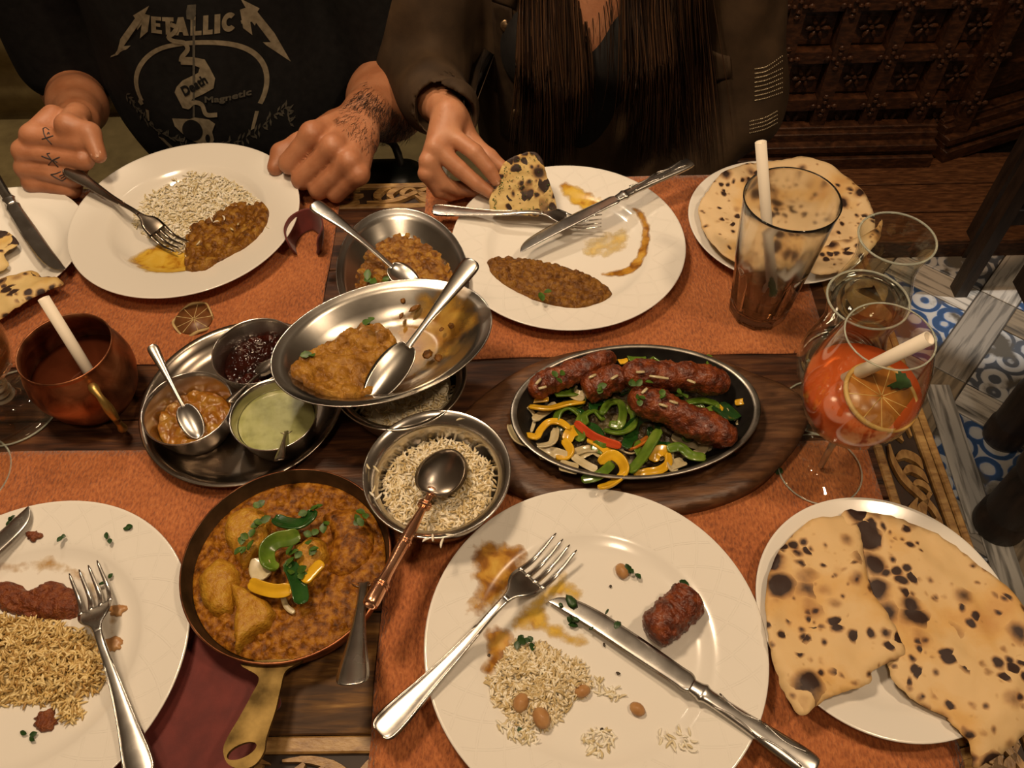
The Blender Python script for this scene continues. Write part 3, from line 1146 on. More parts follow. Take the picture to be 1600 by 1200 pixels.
def spoon(label, a, b_, roll=0.0, m=None, mh=None, wb=.0155, frac=.30, wh=.0085, depth=.006, lift=.0, name='spoon', ringed=False):
    """a = handle end, b = bowl tip"""
    m = m or M['cutlery']
    L = (Vector(b_)-Vector(a)).length
    root = thing(name, label, 'spoon')
    root.matrix_world = rot_to(a, b_, roll)
    s1 = 1-frac
    za = lambda s: lift*math.sin(min(1, s/s1)*math.pi)
    if ringed:
        rows = [(0, .001, 0, 0, .002), (.004, .0066, 0, 0, .0130), (.10, .0068, 0, 0, .0134), (.20, .0050, 0, 0, .0100), (.40, .0058, 0, 0, .0114), (s1*.90, .0032, 0, 0, .006), (s1+.02, .0034, 0, 0, .003)]
        pw = 2
    else:
        rows = [(0, .001, 0, 0, .0008), (.004, wh*.6, 0, -.0003, .0014), (.035, wh, 0, -.0008, .0020), (.12, wh*.95, 0, -.0009, .0022), (.30, wh*.62, 0, -.0005, .0024), (s1*.75, wh*.36, 0, 0, .0028), (s1, wh*.36, 0, 0, .0026), (s1+.03, wh*.45, 0, .0003, .0022)]
        pw = 4
    R_ = [(s*L, hw, za(s), c, t) for s, hw, z, c, t in smooth_rows(rows, 30)]
    v, f = strip(R_, 9, pw)
    h = mesh('handle', v, f, mh or m, root)
    if ringed:
        for s in (.10, .115, .36, .375, .60, .615, .70):
            v, f = tube([(s*L-.0008, 0, 0), (s*L+.0008, 0, 0)], .0074 if s < .2 else .0063, 16)
            mesh('handle_ring', v, f, mh or m, h)
    st = []
    for s_ in np.linspace(.10, 1, 26):
        u = (1-math.cos(math.pi*s_))/2
        hw = max(.0006, wb*math.sin(math.pi*s_)**.92*(1.08-.16*u))
        dz = depth*math.sin(math.pi*s_)**.8
        st.append(((s1+frac*u)*L, hw, -dz, dz*.92, .0014))
    v, f = strip(st, 13, 6)
    mesh('spoon_bowl', v, f, m, root)
    return root


fork('steel fork lying across the rice plate in front, tines up', W(592, 1145, .031), W(885, 846, .0285), arch=.016, wscale=1.18)
knife('ornate steel knife lying on the central plate beside the kebab piece', W(1275, 1203, .028), W(866, 929, .0125), .0)
fork('fork with coppery sheen under the knife on the lentil plate', W(676, 327, .031), W(940, 345, .0265), arch=.012)
knife('ornate knife crossed over the fork on the lentil plate', W(1080, 255, .049), W(808, 390, .0265), .1)
fork('dark reflecting fork held by the tattooed hand over the rice', W(104, 262, .055), W(285, 386, .0175), arch=.014, m=M['steel_dark'])
knife('table knife lying over the side plate at the left edge', W(-30, 247, .024), W(92, 428, .026), 0, ornate=False)
fork('ornate fork standing tines up on the spiced rice at the lower left', W(222, 1215, .032), W(130, 886, .030), arch=.016, wscale=1.18)
knife('knife with a spotted blade at the rim of the lower left plate', W(-190, 1010, .026), W(55, 800, .0265), 0)
spoon('serving spoon resting in the chickpea curry behind the raised dish', W(489, 317, .078), W(652, 448, .024), wb=.0150, frac=.26, wh=.0095, lift=.004)
spoon('serving spoon leaning on the rim of the raised oval dish', W(740, 406, .135), W(573, 626, .0775), wb=.0185, frac=.40, wh=.0105, m=M['steel_brushed'], depth=.007)
spoon('teaspoon standing in the orange pickle bowl', W(236, 539, .090), W(312, 684, .030), wb=.0115, frac=.36, wh=.0055, depth=.004)
spoon('dark small spoon bridging the red chutney and pickle bowls', W(356, 628, .0475), W(432, 560, .034), wb=.0095, frac=.40, wh=.0045, m=M['steel_dark'], depth=.003)
spoon('small spoon dipping into the green chutney with its handle hanging out', W(436, 719, .068), W(452, 656, .018), wb=.0095, frac=.35, wh=.0055, m=M['steel_dark'], depth=.003)
spoon('copper-handled serving spoon lying in the bowl of rice', W(578, 945, .078), W(710, 704, .046), wb=.0235, frac=.33, mh=M['copper_bright'], m=M['steel_dark'], depth=-.007, ringed=True, name='serving_spoon')
spoon('table spoon dipping into the copper pan of curry', W(549, 1070, .074), W(574, 862, .006), wb=.016, frac=.30, wh=.0125, lift=.0, depth=.006)

# ------------------------------------------------------------------ food materials
M['rice'] = nmat('basmati_rice', [(.25, (0.5400, 0.4104, 0.1944)), (.5, (0.7128, 0.6048, 0.3888)), (.8, (0.8424, 0.7776, 0.6264))], 40, 2, .45, attrc=.75, Subsurface_Weight=.15, Subsurface_Radius=(.004, .003, .002))
M['rice_white'] = nmat('white_rice', [(.2, (0.6148, 0.5088, 0.2862)), (.5, (0.7844, 0.7208, 0.5512)), (.8, (0.8692, 0.8268, 0.7208))], 40, 2, .45, attrc=.75, Subsurface_Weight=.15, Subsurface_Radius=(.004, .003, .002))
M['rice_spiced'] = nmat('spiced_rice', [(.2, (0.3696, 0.2128, 0.0560)), (.5, (0.6272, 0.4480, 0.1680)), (.8, (0.7840, 0.6272, 0.3136))], 40, 2, .42, attrc=.75, Subsurface_Weight=.1, Subsurface_Radius=(.004, .003, .002))
M['chana'] = nmat('chickpea_curry', [(.25, (0.0576, 0.0166, 0.0022)), (.45, (0.1800, 0.0665, 0.0065)), (.62, (0.3024, 0.1361, 0.0158)), (.8, (0.3888, 0.2117, 0.0360))], 180, 8, .36, attrc=.42, bump=(330, .9, .0022), Specular_IOR_Level=.3)
M['lentil'] = nmat('brown_lentils', [(.25, (0.0576, 0.0181, 0.0029)), (.45, (0.1584, 0.0605, 0.0072)), (.65, (0.2592, 0.1172, 0.0173))], 200, 8, .40, attrc=.42, bump=(360, .9, .0022), Specular_IOR_Level=.3)
M['mango_curry'] = nmat('yellow_brown_curry', [(.25, (0.1170, 0.0410, 0.0047)), (.5, (0.2808, 0.1229, 0.0140)), (.75, (0.4056, 0.2048, 0.0312))], 150, 8, .36, attrc=.35, bump=(300, .9, .0022), Specular_IOR_Level=.3)
M['masala'] = nmat('masala_gravy', [(.25, (0.0360, 0.0104, 0.0014)), (.45, (0.19, 0.062, 0.005)), (.6, (0.34, 0.135, 0.011)), (.8, (0.44, 0.21, 0.025))], 150, 9, .42, bump=(300, .8, .0020), Specular_IOR_Level=.22)
M['paneer'] = nmat('sauced_paneer', [(.2, (0.2550, 0.0964, 0.0102)), (.45, (0.4080, 0.1928, 0.0170)), (.75, (0.5100, 0.2938, 0.0340))], 170, 8, .36, bump=(380, .8, .0018), Specular_IOR_Level=.3)
M['kebab'] = nmat('grilled_kebab', [(.25, (0.0298, 0.0068, 0.0026)), (.45, (0.1105, 0.0204, 0.0051)), (.62, (0.2125, 0.0442, 0.0085)), (.8, (0.3060, 0.0892, 0.0238))], 110, 9, .38, bump=(280, 1.0, .0025), Coat_Weight=0.12, Coat_Roughness=.22)
M['keema'] = nmat('red_minced_meat', [(.2, (0.0630, 0.0126, 0.0045)), (.5, (0.1800, 0.0405, 0.0090)), (.8, (0.2880, 0.0900, 0.0198))], 190, 8, .45, bump=(420, 1.0, .0025))
M['pep_yellow'] = nmat('yellow_pepper', [(.2, (.52, .27, .012)), (.6, (.74, .43, .018)), (.85, (.80, .53, .05))], 50, 4, .22, Coat_Weight=.4)
M['pep_green'] = nmat('green_pepper', [(.2, (.035, .075, .008)), (.5, (.10, .18, .015)), (.85, (.24, .32, .05))], 50, 4, .25, Coat_Weight=.4)
M['pep_dark'] = nmat('dark_green_pepper', [(.2, (.008, .035, .006)), (.6, (.018, .075, .012)), (.9, (.05, .13, .02))], 50, 4, .15, Coat_Weight=.6)
M['pep_red'] = nmat('red_pepper', [(.2, (.42, .035, .010)), (.7, (.62, .085, .02)), (.9, (.66, .16, .04))], 50, 4, .2, Coat_Weight=.4)
M['pep_orange'] = nmat('orange_pepper', [(.2, (.42, .11, .010)), (.8, (.60, .20, .02))], 50, 4, .25, Coat_Weight=.4)
M['onion'] = nmat('cooked_onion', [(.2, (.46, .36, .17)), (.6, (.64, .55, .34)), (.9, (.72, .66, .48))], 60, 4, .25, Coat_Weight=.3, Transmission_Weight=.15, Subsurface_Weight=.2, Subsurface_Radius=(.006, .005, .003))
M['herb'] = nmat('coriander_leaf', [(.2, (.018, .05, .006)), (.6, (.06, .13, .012)), (.9, (.14, .22, .03))], 200, 3, .45)
M['mint'] = nmat('mint_leaf', [(.2, (.008, .028, .006)), (.8, (.03, .085, .015))], 150, 3, .4)
M['red_chutney'] = nmat('dark_red_chutney', [(.3, (.005, .001, .0005)), (.6, (.028, .004, .0015)), (.9, (.10, .018, .006))], 60, 5, .12, attrc=.3, Specular_IOR_Level=.35)
M['pickle'] = nmat('orange_pickle', [(.2, (0.1320, 0.0360, 0.0024)), (.5, (0.2760, 0.1020, 0.0072)), (.8, (0.3600, 0.1980, 0.0300))], 120, 7, .2, attrc=.4, bump=(250, .6, .0016), Coat_Weight=0.18, Coat_Roughness=.22)
M['green_chutney'] = nmat('green_chutney', [(.3, (.24, .25, .085)), (.5, (.33, .34, .13)), (.8, (.40, .40, .18))], 90, 7, .3, bump=(300, .08, .0006), Coat_Weight=.2)
M['citrus_rind'] = nmat('dried_citrus_rind', [(.3, (.50, .27, .06)), (.7, (.70, .46, .16))], 60, 4, .5)
M['citrus_flesh'] = nmat('citrus_flesh', [(.2, (.26, .075, .010)), (.8, (.55, .22, .035))], 90, 5, .3)
M['lemon_dry'] = nmat('dried_lemon_flesh', [(.2, (.12, .04, .012)), (.8, (.34, .14, .045))], 90, 5, .4, Transmission_Weight=.3)
M['lemon_pith'] = nmat('dried_lemon_pith', [(.3, (.40, .27, .10)), (.7, (.60, .46, .22))], 90, 5, .5)


def film_mat(name, cols, scale, cover):
    """thin sauce film: colour by noise, patchy coverage"""
    m, nt, b = new_mat(name)
    v = coords(nt)
    n = node(nt, 'ShaderNodeTexNoise', Scale=scale, Detail=7.0, Distortion=.5)
    nt.links.new(v, n.inputs['Vector'])
    nt.links.new(ramp(nt, cols, n.outputs['Fac']), b.inputs['Base Color'])
    a = node(nt, 'ShaderNodeAttribute', attribute_name='cover')
    ad = node(nt, 'ShaderNodeMath', operation='ADD')
    n3 = node(nt, 'ShaderNodeTexNoise', Scale=scale*1.4, Detail=6.0)
    nt.links.new(v, n3.inputs['Vector'])
    nt.links.new(n3.outputs['Fac'], ad.inputs[0])
    nt.links.new(a.outputs['Fac'], ad.inputs[1])
    mr = node(nt, 'ShaderNodeMapRange')
    mr.inputs[1].default_value, mr.inputs[2].default_value = cover, cover+.45
    nt.links.new(ad.outputs[0], mr.inputs[0])
    nt.links.new(mr.outputs[0], b.inputs['Alpha'])
    setp(b, Roughness=.25)
    return m


M['film_yellow'] = film_mat('yellow_sauce_film', [(.25, (.72, .50, .10)), (.5, (.64, .40, .045)), (.66, (.40, .17, .012)), (.8, (.16, .055, .006))], 60, .62)
M['film_brown'] = film_mat('brown_sauce_film', [(.25, (.62, .38, .07)), (.45, (.50, .25, .03)), (.6, (.28, .11, .012)), (.8, (.12, .04, .006))], 70, .55)


def naan_mat(name, char=1.0, cream=(.70, .49, .24)):
    m, nt, b = new_mat(name)
    v = coords(nt)
    L = nt.links.new
    n0 = node(nt, 'ShaderNodeTexNoise', Scale=28.0, Detail=4.0)
    L(v, n0.inputs['Vector'])
    n1 = node(nt, 'ShaderNodeTexNoise', Scale=14.0, Detail=6.0)
    L(v, n1.inputs['Vector'])
    vm = nt.nodes.new('ShaderNodeVectorMath')
    vm.operation = 'MULTIPLY_ADD'
    L(n0.outputs['Color'], vm.inputs[0])
    vm.inputs[1].default_value = (.018, .018, .018)
    L(v, vm.inputs[2])
    base = ramp(nt, [(.3, tuple(k*.98 for k in cream)), (.5, cream), (.60, (cream[0]*.95, cream[1]*.84, cream[2]*.62)), (.72, (cream[0]*.78, cream[1]*.58, cream[2]*.36))], n1.outputs['Fac'])
    last = base
    for sc, amp, seed in ((40.0, .74, 0), (105.0, .66, 3)):
        vo = node(nt, 'ShaderNodeTexVoronoi', Scale=sc)
        L(vm.outputs[0], vo.inputs['Vector'])
        sp_ = nt.nodes.new('ShaderNodeSeparateColor')
        L(vo.outputs['Color'], sp_.inputs[0])
        th = node(nt, 'ShaderNodeMath', operation='MULTIPLY_ADD')
        L(sp_.outputs[seed % 3], th.inputs[0])
        th.inputs[1].default_value = amp*char
        th.inputs[2].default_value = -.20
        n2 = node(nt, 'ShaderNodeTexNoise', Scale=sc*.22, Detail=2.0)
        L(v, n2.inputs['Vector'])
        cl = node(nt, 'ShaderNodeMapRange')
        cl.inputs[1].default_value, cl.inputs[2].default_value = .38, .62
        cl.inputs[3].default_value, cl.inputs[4].default_value = -.34, .20
        L(n2.outputs['Fac'], cl.inputs[0])
        s1 = node(nt, 'ShaderNodeMath', operation='ADD')
        L(th.outputs[0], s1.inputs[0])
        L(cl.outputs[0], s1.inputs[1])
        s2 = node(nt, 'ShaderNodeMath', operation='SUBTRACT')
        L(s1.outputs[0], s2.inputs[0])
        L(vo.outputs['Distance'], s2.inputs[1])
        mr = node(nt, 'ShaderNodeMapRange')
        mr.inputs[1].default_value, mr.inputs[2].default_value = -.20, .13
        L(s2.outputs[0], mr.inputs[0])
        mx = node(nt, 'ShaderNodeMix', data_type='RGBA', blend_type='DARKEN')
        L(mr.outputs[0], mx.inputs[0])
        L(last, mx.inputs[6])
        rc = ramp(nt, [(.15, (.56, .33, .12)), (.5, (.27, .105, .028)), (.8, (.09, .030, .011)), (1.0, (.030, .011, .006))], mr.outputs[0])
        L(rc, mx.inputs[7])
        last = mx.outputs[2]
    L(last, b.inputs['Base Color'])
    setp(b, Roughness=.62, Subsurface_Weight=.08, Subsurface_Radius=(.006, .004, .002))
    nb = node(nt, 'ShaderNodeTexNoise', Scale=130.0, Detail=4.0)
    L(v, nb.inputs['Vector'])
    add_bump(nt, b, nb.outputs['Fac'], .25, .0012)
    return m


M['naan'] = naan_mat('charred_flatbread', 1.05)
M['naan_pale'] = naan_mat('pale_flatbread', 1.0, (.72, .53, .30))
M['naan_herb'] = naan_mat('herbed_flatbread', 1.35, (.64, .47, .20))

# ------------------------------------------------------------------ food builders


def grains(n, place, L0=.0084, r0=.00118, seed=1, flat=.35):
    """place(k)-> world positions array (n,3); returns verts, faces, rnd"""
    rg = np.random.default_rng(seed)
    prof = [(-1, .25), (-.6, .85), (0, 1), (.6, .85), (1, .25)]
    bv = []
    for t, r in prof:
        for k in range(5):
            a = 2*math.pi*k/5
            bv.append((t*.5, r*math.cos(a), r*math.sin(a)))
    bv = np.array(bv)
    bf = []
    for i in range(4):
        for k in range(5):
            j = (k+1) % 5
            bf.append((i*5+k, i*5+j, (i+1)*5+j, (i+1)*5+k))
    bf.append((4, 3, 2, 1, 0))
    bf.append((20, 21, 22, 23, 24))
    P = place
    n = len(P)
    az = rg.uniform(0, 2*math.pi, n)
    el = rg.normal(0, flat, n)
    Ls = L0*rg.uniform(.75, 1.2, n)
    cx = np.c_[np.cos(az)*np.cos(el), np.sin(az)*np.cos(el), np.sin(el)]
    cy = np.c_[-np.sin(az), np.cos(az), az*0]
    cz = np.cross(cx, cy)
    bend = rg.normal(0, .10, n)
    V = []
    for k in range(n):
        q = bv.copy()
        y = q[:, 1]*r0+bend[k]*Ls[k]*(q[:, 0]**2*4-.3)
        V.append(P[k]+np.outer(q[:, 0]*Ls[k], cx[k])+np.outer(y, cy[k])+np.outer(q[:, 2]*r0, cz[k]))
    V = np.vstack(V)
    F = []
    for k in range(n):
        F += [tuple(i+25*k for i in q) for q in bf]
    return V, F, np.repeat(rg.uniform(0, 1, n), 25)


def poly_px(px, h):
    return np.array([W(x, y, h)[:2] for x, y in px])


def sample_in(poly, n, rg):
    lo, hi = poly.min(0), poly.max(0)
    out = []
    while len(out) < n:
        p = rg.uniform(lo, hi, (n*2, 2))
        out += list(p[inside(poly, p)])
    return np.array(out[:n])


def rice(label, poly, basez, height, n, m, seed=1, name='rice', bed=True, L0=.0078, soft=.012, flat=.35):
    poly = np.array(poly)
    c = poly.mean(0)
    rg = np.random.default_rng(seed)
    P2 = sample_in(poly, n, rg)
    ed = edge_dist(poly, P2)
    hm = height*(1-np.exp(-(ed/soft)**1.3))*(.55+.6*np.abs(fbm(P2, 45, 3, seed)))
    z0 = basez(P2)
    P = np.c_[P2, z0+.0012+hm*rg.uniform(.75, 1.0, n)**.5]
    V, F, rn = grains(n, P-np.array([c[0], c[1], 0]), seed=seed, L0=L0, flat=flat)
    g = G()
    V = [tuple(p) for p in V]
    F = list(F)
    if bed:
        bp_ = (poly-c)*.93
        bv, bf, k = sheet(bp_, lambda U: basez(U+c)+.0006+.62*height*(1-np.exp(-(edge_dist(bp_, U)/soft)**1.3))*(.55+.6*np.abs(fbm(U+c, 45, 3, seed))), .0006, .004)
        o = len(V)
        V += [tuple(p) for p in bv]
        F += [tuple(i+o for i in q) for q in bf]
        rn = np.r_[rn, np.full(len(bv), .8)]
    ob = mesh(name, V, F, m, None, (c[0], c[1], 0))
    attr(ob, 'rnd', rn)
    return tag(ob, label, 'rice', None, 'stuff')


def lumpy(name, label, poly, basez, height, m, lumps=200, rl=(.003, .006), seed=1, res=.0016, soft=.008, cat='curry', wave=.3, kind='stuff', sink=.45):
    poly = np.array(poly)
    c = poly.mean(0)
    rg = np.random.default_rng(seed)
    q = poly-c
    V, F = tri(q, res)
    ed = edge_dist(q, V)
    env = 1-np.exp(-(ed/soft)**1.4)
    z = height*env*(1-wave+wave*2*np.abs(fbm(V, 30, 3, seed)))
    rn = .35+.3*fbm(V, 60, 3, seed+5)
    if lumps:
        C = sample_in(q, lumps, rg)
        R_ = rg.uniform(*rl, lumps)
        val = rg.uniform(.2, 1, lumps)
        zc = np.interp(edge_dist(q, C), [0, soft, soft*3], [height*.1, height*.7, height])
        zz = z.copy()
        for (a, r, k, zk) in zip(C, R_, val, zc):
            d2 = ((V-a)**2).sum(1)/(r*r)
            mk = d2 < 1
            hgt = zk-r*sink+r*np.sqrt(np.maximum(0, 1-d2[mk]))
            up_ = hgt > zz[mk]
            idx = np.where(mk)[0][up_]
            zz[idx] = hgt[up_]
            rn[idx] = k
        z = (zz+.0011*fbm(V, 260, 3, seed+2))*np.minimum(1, ed/.0015)
    zb = basez(V+c)
    n = len(V)
    v = np.vstack([np.c_[V, zb+np.maximum(z, .0003)], np.c_[V, zb-.0004]])
    cnt = {}
    f = [tuple(t) for t in F]
    for t in F:
        for a, b_ in ((t[0], t[1]), (t[1], t[2]), (t[2], t[0])):
            cnt[(a, b_)] = 1
    for (a, b_) in list(cnt):
        if (b_, a) not in cnt:
            f.append((b_, a, a+n, b_+n))
    f += [tuple(t[::-1]+n) for t in F]
    o = mesh(name, v, f, m, None, (c[0], c[1], 0))
    attr(o, 'rnd', np.r_[rn, rn])
    return tag(o, label, cat, None, kind)


def film(label, poly, basez, m, seed=0, soft=.010, name='sauce_smear', cat='sauce'):
    poly = np.array(poly)
    c = poly.mean(0)
    q = poly-c
    V, F = tri(q, .003)
    ed = edge_dist(q, V)
    z = basez(V+c)+.0004
    o = mesh(name, np.c_[V, z], [tuple(t) for t in F], m, None, (c[0], c[1], 0))
    attr(o, 'cover', np.clip(ed/soft, 0, 1)*.75)
    return tag(o, label, cat, None, 'stuff')


def bits(label, pts, m, r=.0016, name='food_crumbs', cat='crumbs'):
    """scattered specks: pts = list of (world xyz, size)"""
    g = G()
    rg = random.Random(len(label))
    for p, s in pts:
        R_ = Matrix.Rotation(rg.uniform(0, 6.3), 4, 'Z') @ Matrix.Diagonal((s*rg.uniform(.8, 1.6), s*rg.uniform(.5, 1), s*.45, 1))
        v, f = lathe([(0, -.3), (.7, -.1), (1, .35), (.6, .9), (0, 1)], 7)
        v = [Vector(q)*(1+.3*noise.noise(Vector(q)*2+Vector(p)*900)) for q in v]
        g.add(v, f, Matrix.Translation(p) @ R_)
    c = sum((Vector(p) for p, s in pts), Vector())/len(pts)
    g.v = [q-c for q in g.v]
    return tag(g.build(name, m, None, c), label, cat, None, 'stuff')


def chunk(poly, z0, h, round_=.006, seed=0, res=.0022, tilt=(0, 0)):
    poly = np.array(poly)
    c = poly.mean(0)
    q = poly-c
    def zt(V):
        d = edge_dist(q, V)
        return h*np.sqrt(np.clip(1-(1-np.clip(d/round_, 0, 1))**2, 0, 1))+.0012*fbm(V, 70, 3, seed)+V[:, 0]*tilt[0]+V[:, 1]*tilt[1]
    v, f, n = sheet(q, zt, 0, res, zbot=lambda V: V[:, 0]*0-.001)
    return v, f, c


def ribbon(path, w, t, up=(0, 0, 1), n=22, taper=.25, cup=0.0, tilt=0.0):
    """thick rounded strip along a 3D path; tilt rolls the strip on its long axis"""
    P = spline(path, n)
    Tn = np.gradient(P, axis=0)
    Tn /= np.linalg.norm(Tn, axis=1)[:, None]+1e-9
    v, f = [], []
    cs = [(-1, -.30), (-1, .30), (-.88, .48), (-.3, .5), (.3, .5), (.88, .48), (1, .30), (1, -.30), (.88, -.48), (.3, -.5), (-.3, -.5), (-.88, -.48)]
    m = len(cs)
    for i in range(n):
        s = i/(n-1)
        k = min(1, (1-taper)+taper*math.sin(math.pi*s)*2.2)
        if i in (0, n-1):
            k *= .55
        tv = Vector(Tn[i])
        U = Vector(up)
        sd = tv.cross(U)
        if sd.length < 1e-3:
            sd = Vector((1, 0, 0))
        sd.normalize()
        nn = sd.cross(tv).normalized()
        rm = Matrix.Rotation(tilt, 3, tv)
        sd, nn = rm @ sd, rm @ nn
        for a, b_ in cs:
            v.append(Vector(P[i])+sd*(a*w/2*k)+nn*(b_*t+cup*w*(a*a-.4)))
    for i in range(n-1):
        for k in range(m):
            j = (k+1) % m
            f.append((i*m+k, (i+1)*m+k, (i+1)*m+j, i*m+j))
    f.append(tuple(range(m)))
    f.append(tuple((n-1)*m+k for k in range(m))[::-1])
    return v, f


def recenter(name, v, f, m, label=None, cat=None, group=None, parent=None, kind=None):
    v = [Vector(p) for p in v]
    c = sum(v, Vector())/len(v)
    c.z = min(p.z for p in v)
    o = mesh(name, [p-c for p in v], f, m, None, c)
    return tag(o, label, cat, group, kind)


def leaf_shape(L, w, lobes=0, curl=.2):
    """flat leaf with a midrib fold"""
    v, f = [], []
    n = 10
    for i in range(n+1):
        s = i/n
        hw = w*math.sin(math.pi*min(1, s*.96+.03))**.8*(1+(.28*abs(math.sin(s*math.pi*lobes)) if lobes else 0))
        z = curl*L*math.sin(s*2.2)*.35
        v += [(s*L, -hw, z+hw*.25), (s*L, 0, z), (s*L, hw, z+hw*.25)]
    for i in range(n):
        a = i*3
        f += [(a, a+3, a+4, a+1), (a+1, a+4, a+5, a+2)]
    k = len(v)
    v2 = [(x, y, z-.0003) for x, y, z in v]
    return v+v2, f+[tuple(j+k for j in q[::-1]) for q in f]


def herbs(label, spots, size=.007, m=None, seed=0, lobes=3):
    g = G()
    rg = random.Random(seed)
    for p in spots:
        for k in range(rg.choice((2, 3, 3))):
            v, f = leaf_shape(size*rg.uniform(.7, 1.3), size*.34, lobes)
            Mx = Matrix.Translation(Vector(p)+Vector((rg.uniform(-1, 1), rg.uniform(-1, 1), .2*rg.random()))*size*.35) @ Matrix.Rotation(rg.uniform(0, 6.3), 4, 'Z') @ Matrix.Rotation(rg.uniform(-.5, .3), 4, 'Y') @ Matrix.Rotation(rg.uniform(-.6, .6), 4, 'X')
            g.add(v, f, Mx)
    c = sum((Vector(p) for p in spots), Vector())/len(spots)
    g.v = [q-c for q in g.v]
    return tag(g.build('chopped_herbs', m or M['herb'], None, c), label, 'herbs', None, 'stuff')


def jit(poly, n=60, amp=.0018, seed=0):
    q = closed_spline(poly, n)
    return q+amp*np.array([(noise.noise((p[0]*160, p[1]*160, seed)), noise.noise((p[0]*160, p[1]*160, seed+9))) for p in q])


# ------------------------------------------------------------------ food: man's plate
PZ = lambda k: (lambda V: pz(k, V))
mz = .012
film('yellow sauce pooled on the deep plate under the dark fork', jit(poly_px([(200, 405), (225, 382), (262, 372), (300, 385), (305, 425), (290, 436), (245, 440), (215, 428)], mz)), PZ('man'), M['film_yellow'], soft=.012)
rice('white rice spread on the deep plate of the person in black', jit(poly_px([(205, 340), (225, 308), (262, 286), (300, 274), (345, 276), (378, 292), (402, 312), (396, 330), (330, 340), (302, 360), (292, 392), (262, 384), (225, 360)], .016), 70, .003), PZ('man'), .009, 1300, M['rice_white'], 3, flat=.25)
lumpy('chickpea_curry', 'brown chickpea curry mound beside the rice on the deep plate', jit(poly_px([(290, 352), (318, 338), (345, 322), (368, 310), (398, 314), (420, 332), (419, 358), (392, 390), (352, 412), (322, 430), (294, 428), (284, 398)], .018), 70, .002), PZ('man'), .013, M['chana'], 260, (.0028, .0052), 5)
grv, grf, gr = grains(0, np.array([list(W(x, y, .026)) for x, y in ((330, 342), (338, 346), (350, 340), (372, 350), (405, 352), (418, 355), (330, 338), (362, 358), (310, 380))]), seed=8)
o = mesh('rice', grv, grf, M['rice_white'])
attr(o, 'rnd', gr)
tag(o, 'loose rice grains on the chickpea mound of the deep plate', 'rice', None, 'stuff')

# ------------------------------------------------------------------ food: woman's plate
lumpy('lentils', 'mound of brown lentils on the plate with crossed cutlery', jit(poly_px([(763, 408), (780, 397), (830, 401), (880, 410), (930, 430), (955, 449), (950, 466), (915, 481), (870, 479), (820, 461), (782, 441), (766, 424)], .016), 70, .0016), PZ('woman'), .011, M['lentil'], 330, (.0022, .0042), 6)
film('yellow sauce streak behind the knife on the lentil plate', jit(poly_px([(872, 300), (885, 290), (915, 300), (950, 318), (935, 330), (900, 322)], .012)), PZ('woman'), M['film_yellow'])
film('curved brown sauce trail along the right of the lentil plate', jit(poly_px([(985, 330), (1000, 334), (1014, 352), (1016, 380), (1006, 410), (985, 428), (945, 430), (940, 422), (975, 415), (994, 395), (1002, 365), (996, 345)], .012), 80, .001), PZ('woman'), M['film_brown'], soft=.006)
film('faint yellow sauce film in the middle of the lentil plate', jit(poly_px([(900, 370), (950, 350), (990, 345), (1000, 370), (980, 400), (930, 412), (900, 400)], .012)), PZ('woman'), film_mat('faint_sauce_film', [(.3, (.74, .62, .34)), (.7, (.66, .45, .12))], 60, .95), soft=.02)
herbs('green herb leaf on the brown lentils', [W(848, 457, .030)], .010, seed=4)

# ------------------------------------------------------------------ food: oval dishes
def in_dish(cx, cy, ang, pts):
    c, s = math.cos(ang), math.sin(ang)
    return np.array([(cx+c*x-s*y, cy+s*x+c*y) for x, y in pts])


def dish_z(cx, cy, ang, z0, R=.1108, ratio=.68):
    def fn(V):
        c, s = math.cos(-ang), math.sin(-ang)
        x, y = V[:, 0]-cx, V[:, 1]-cy
        u, w = c*x-s*y, s*x+c*y
        e = np.hypot(u, w/ratio)/R
        return z0+np.interp(e, [0, .48, .60, .74, .86, .90, .925, .99], [.0035, .0045, .008, .0165, .0262, .0285, .0292, .0312])
    return fn


a1 = math.radians(-75.98)
q = in_dish(-.1377, .6768, a1, [(.080*math.cos(t)*(1+.03*math.sin(5*t))-.001, .056*math.sin(t)*(1+.03*math.cos(4*t))) for t in np.linspace(0, 2*math.pi, 70, endpoint=False)])
flat1 = lambda V: np.maximum(dish_z(-.1377, .6768, a1, T+.002)(V)-.002, T+.0135)
lumpy('chickpea_curry', 'chickpea curry filling the oval dish behind the raised one', q, flat1, .0055, M['chana'], 420, (.003, .0058), 9, soft=.01)
herbs('dark coriander leaves in the chickpea curry', [W(600, 436, .024), W(612, 430, .024), W(575, 440, .024)], .011, seed=2)
a2 = math.radians(20.85)
bz = dish_z(-.1378, .5249, a2, T+.0632)
lumpy('chickpea_curry', 'heap of yellow brown curry lumps left in the raised oval dish', jit(poly_px([(458, 592), (470, 566), (500, 541), (535, 516), (568, 501), (598, 502), (616, 520), (613, 546), (602, 578), (588, 602), (560, 624), (520, 626), (482, 612)], .078), 70, .003), bz, .013, M['mango_curry'], 110, (.005, .0095), 10, soft=.012)
film('oily yellow curry film coating the raised oval dish', jit(poly_px([(590, 500), (640, 470), (700, 455), (745, 475), (752, 515), (720, 545), (680, 575), (640, 600), (600, 618), (560, 625), (600, 560)], .080)), bz, film_mat('oily_curry_film', [(.3, (.44, .27, .05)), (.6, (.30, .14, .02)), (.8, (.12, .05, .008))], 45, .58), soft=.03)
bits('curry drops stuck to the wall of the raised oval dish', [(W(x, y, h), s) for x, y, h, s in ((648, 482, .082, .005), (627, 494, .080, .003), (630, 470, .083, .003), (690, 468, .084, .004), (705, 510, .080, .004), (690, 515, .079, .003), (685, 560, .078, .006), (668, 555, .076, .006))], M['mango_curry'])
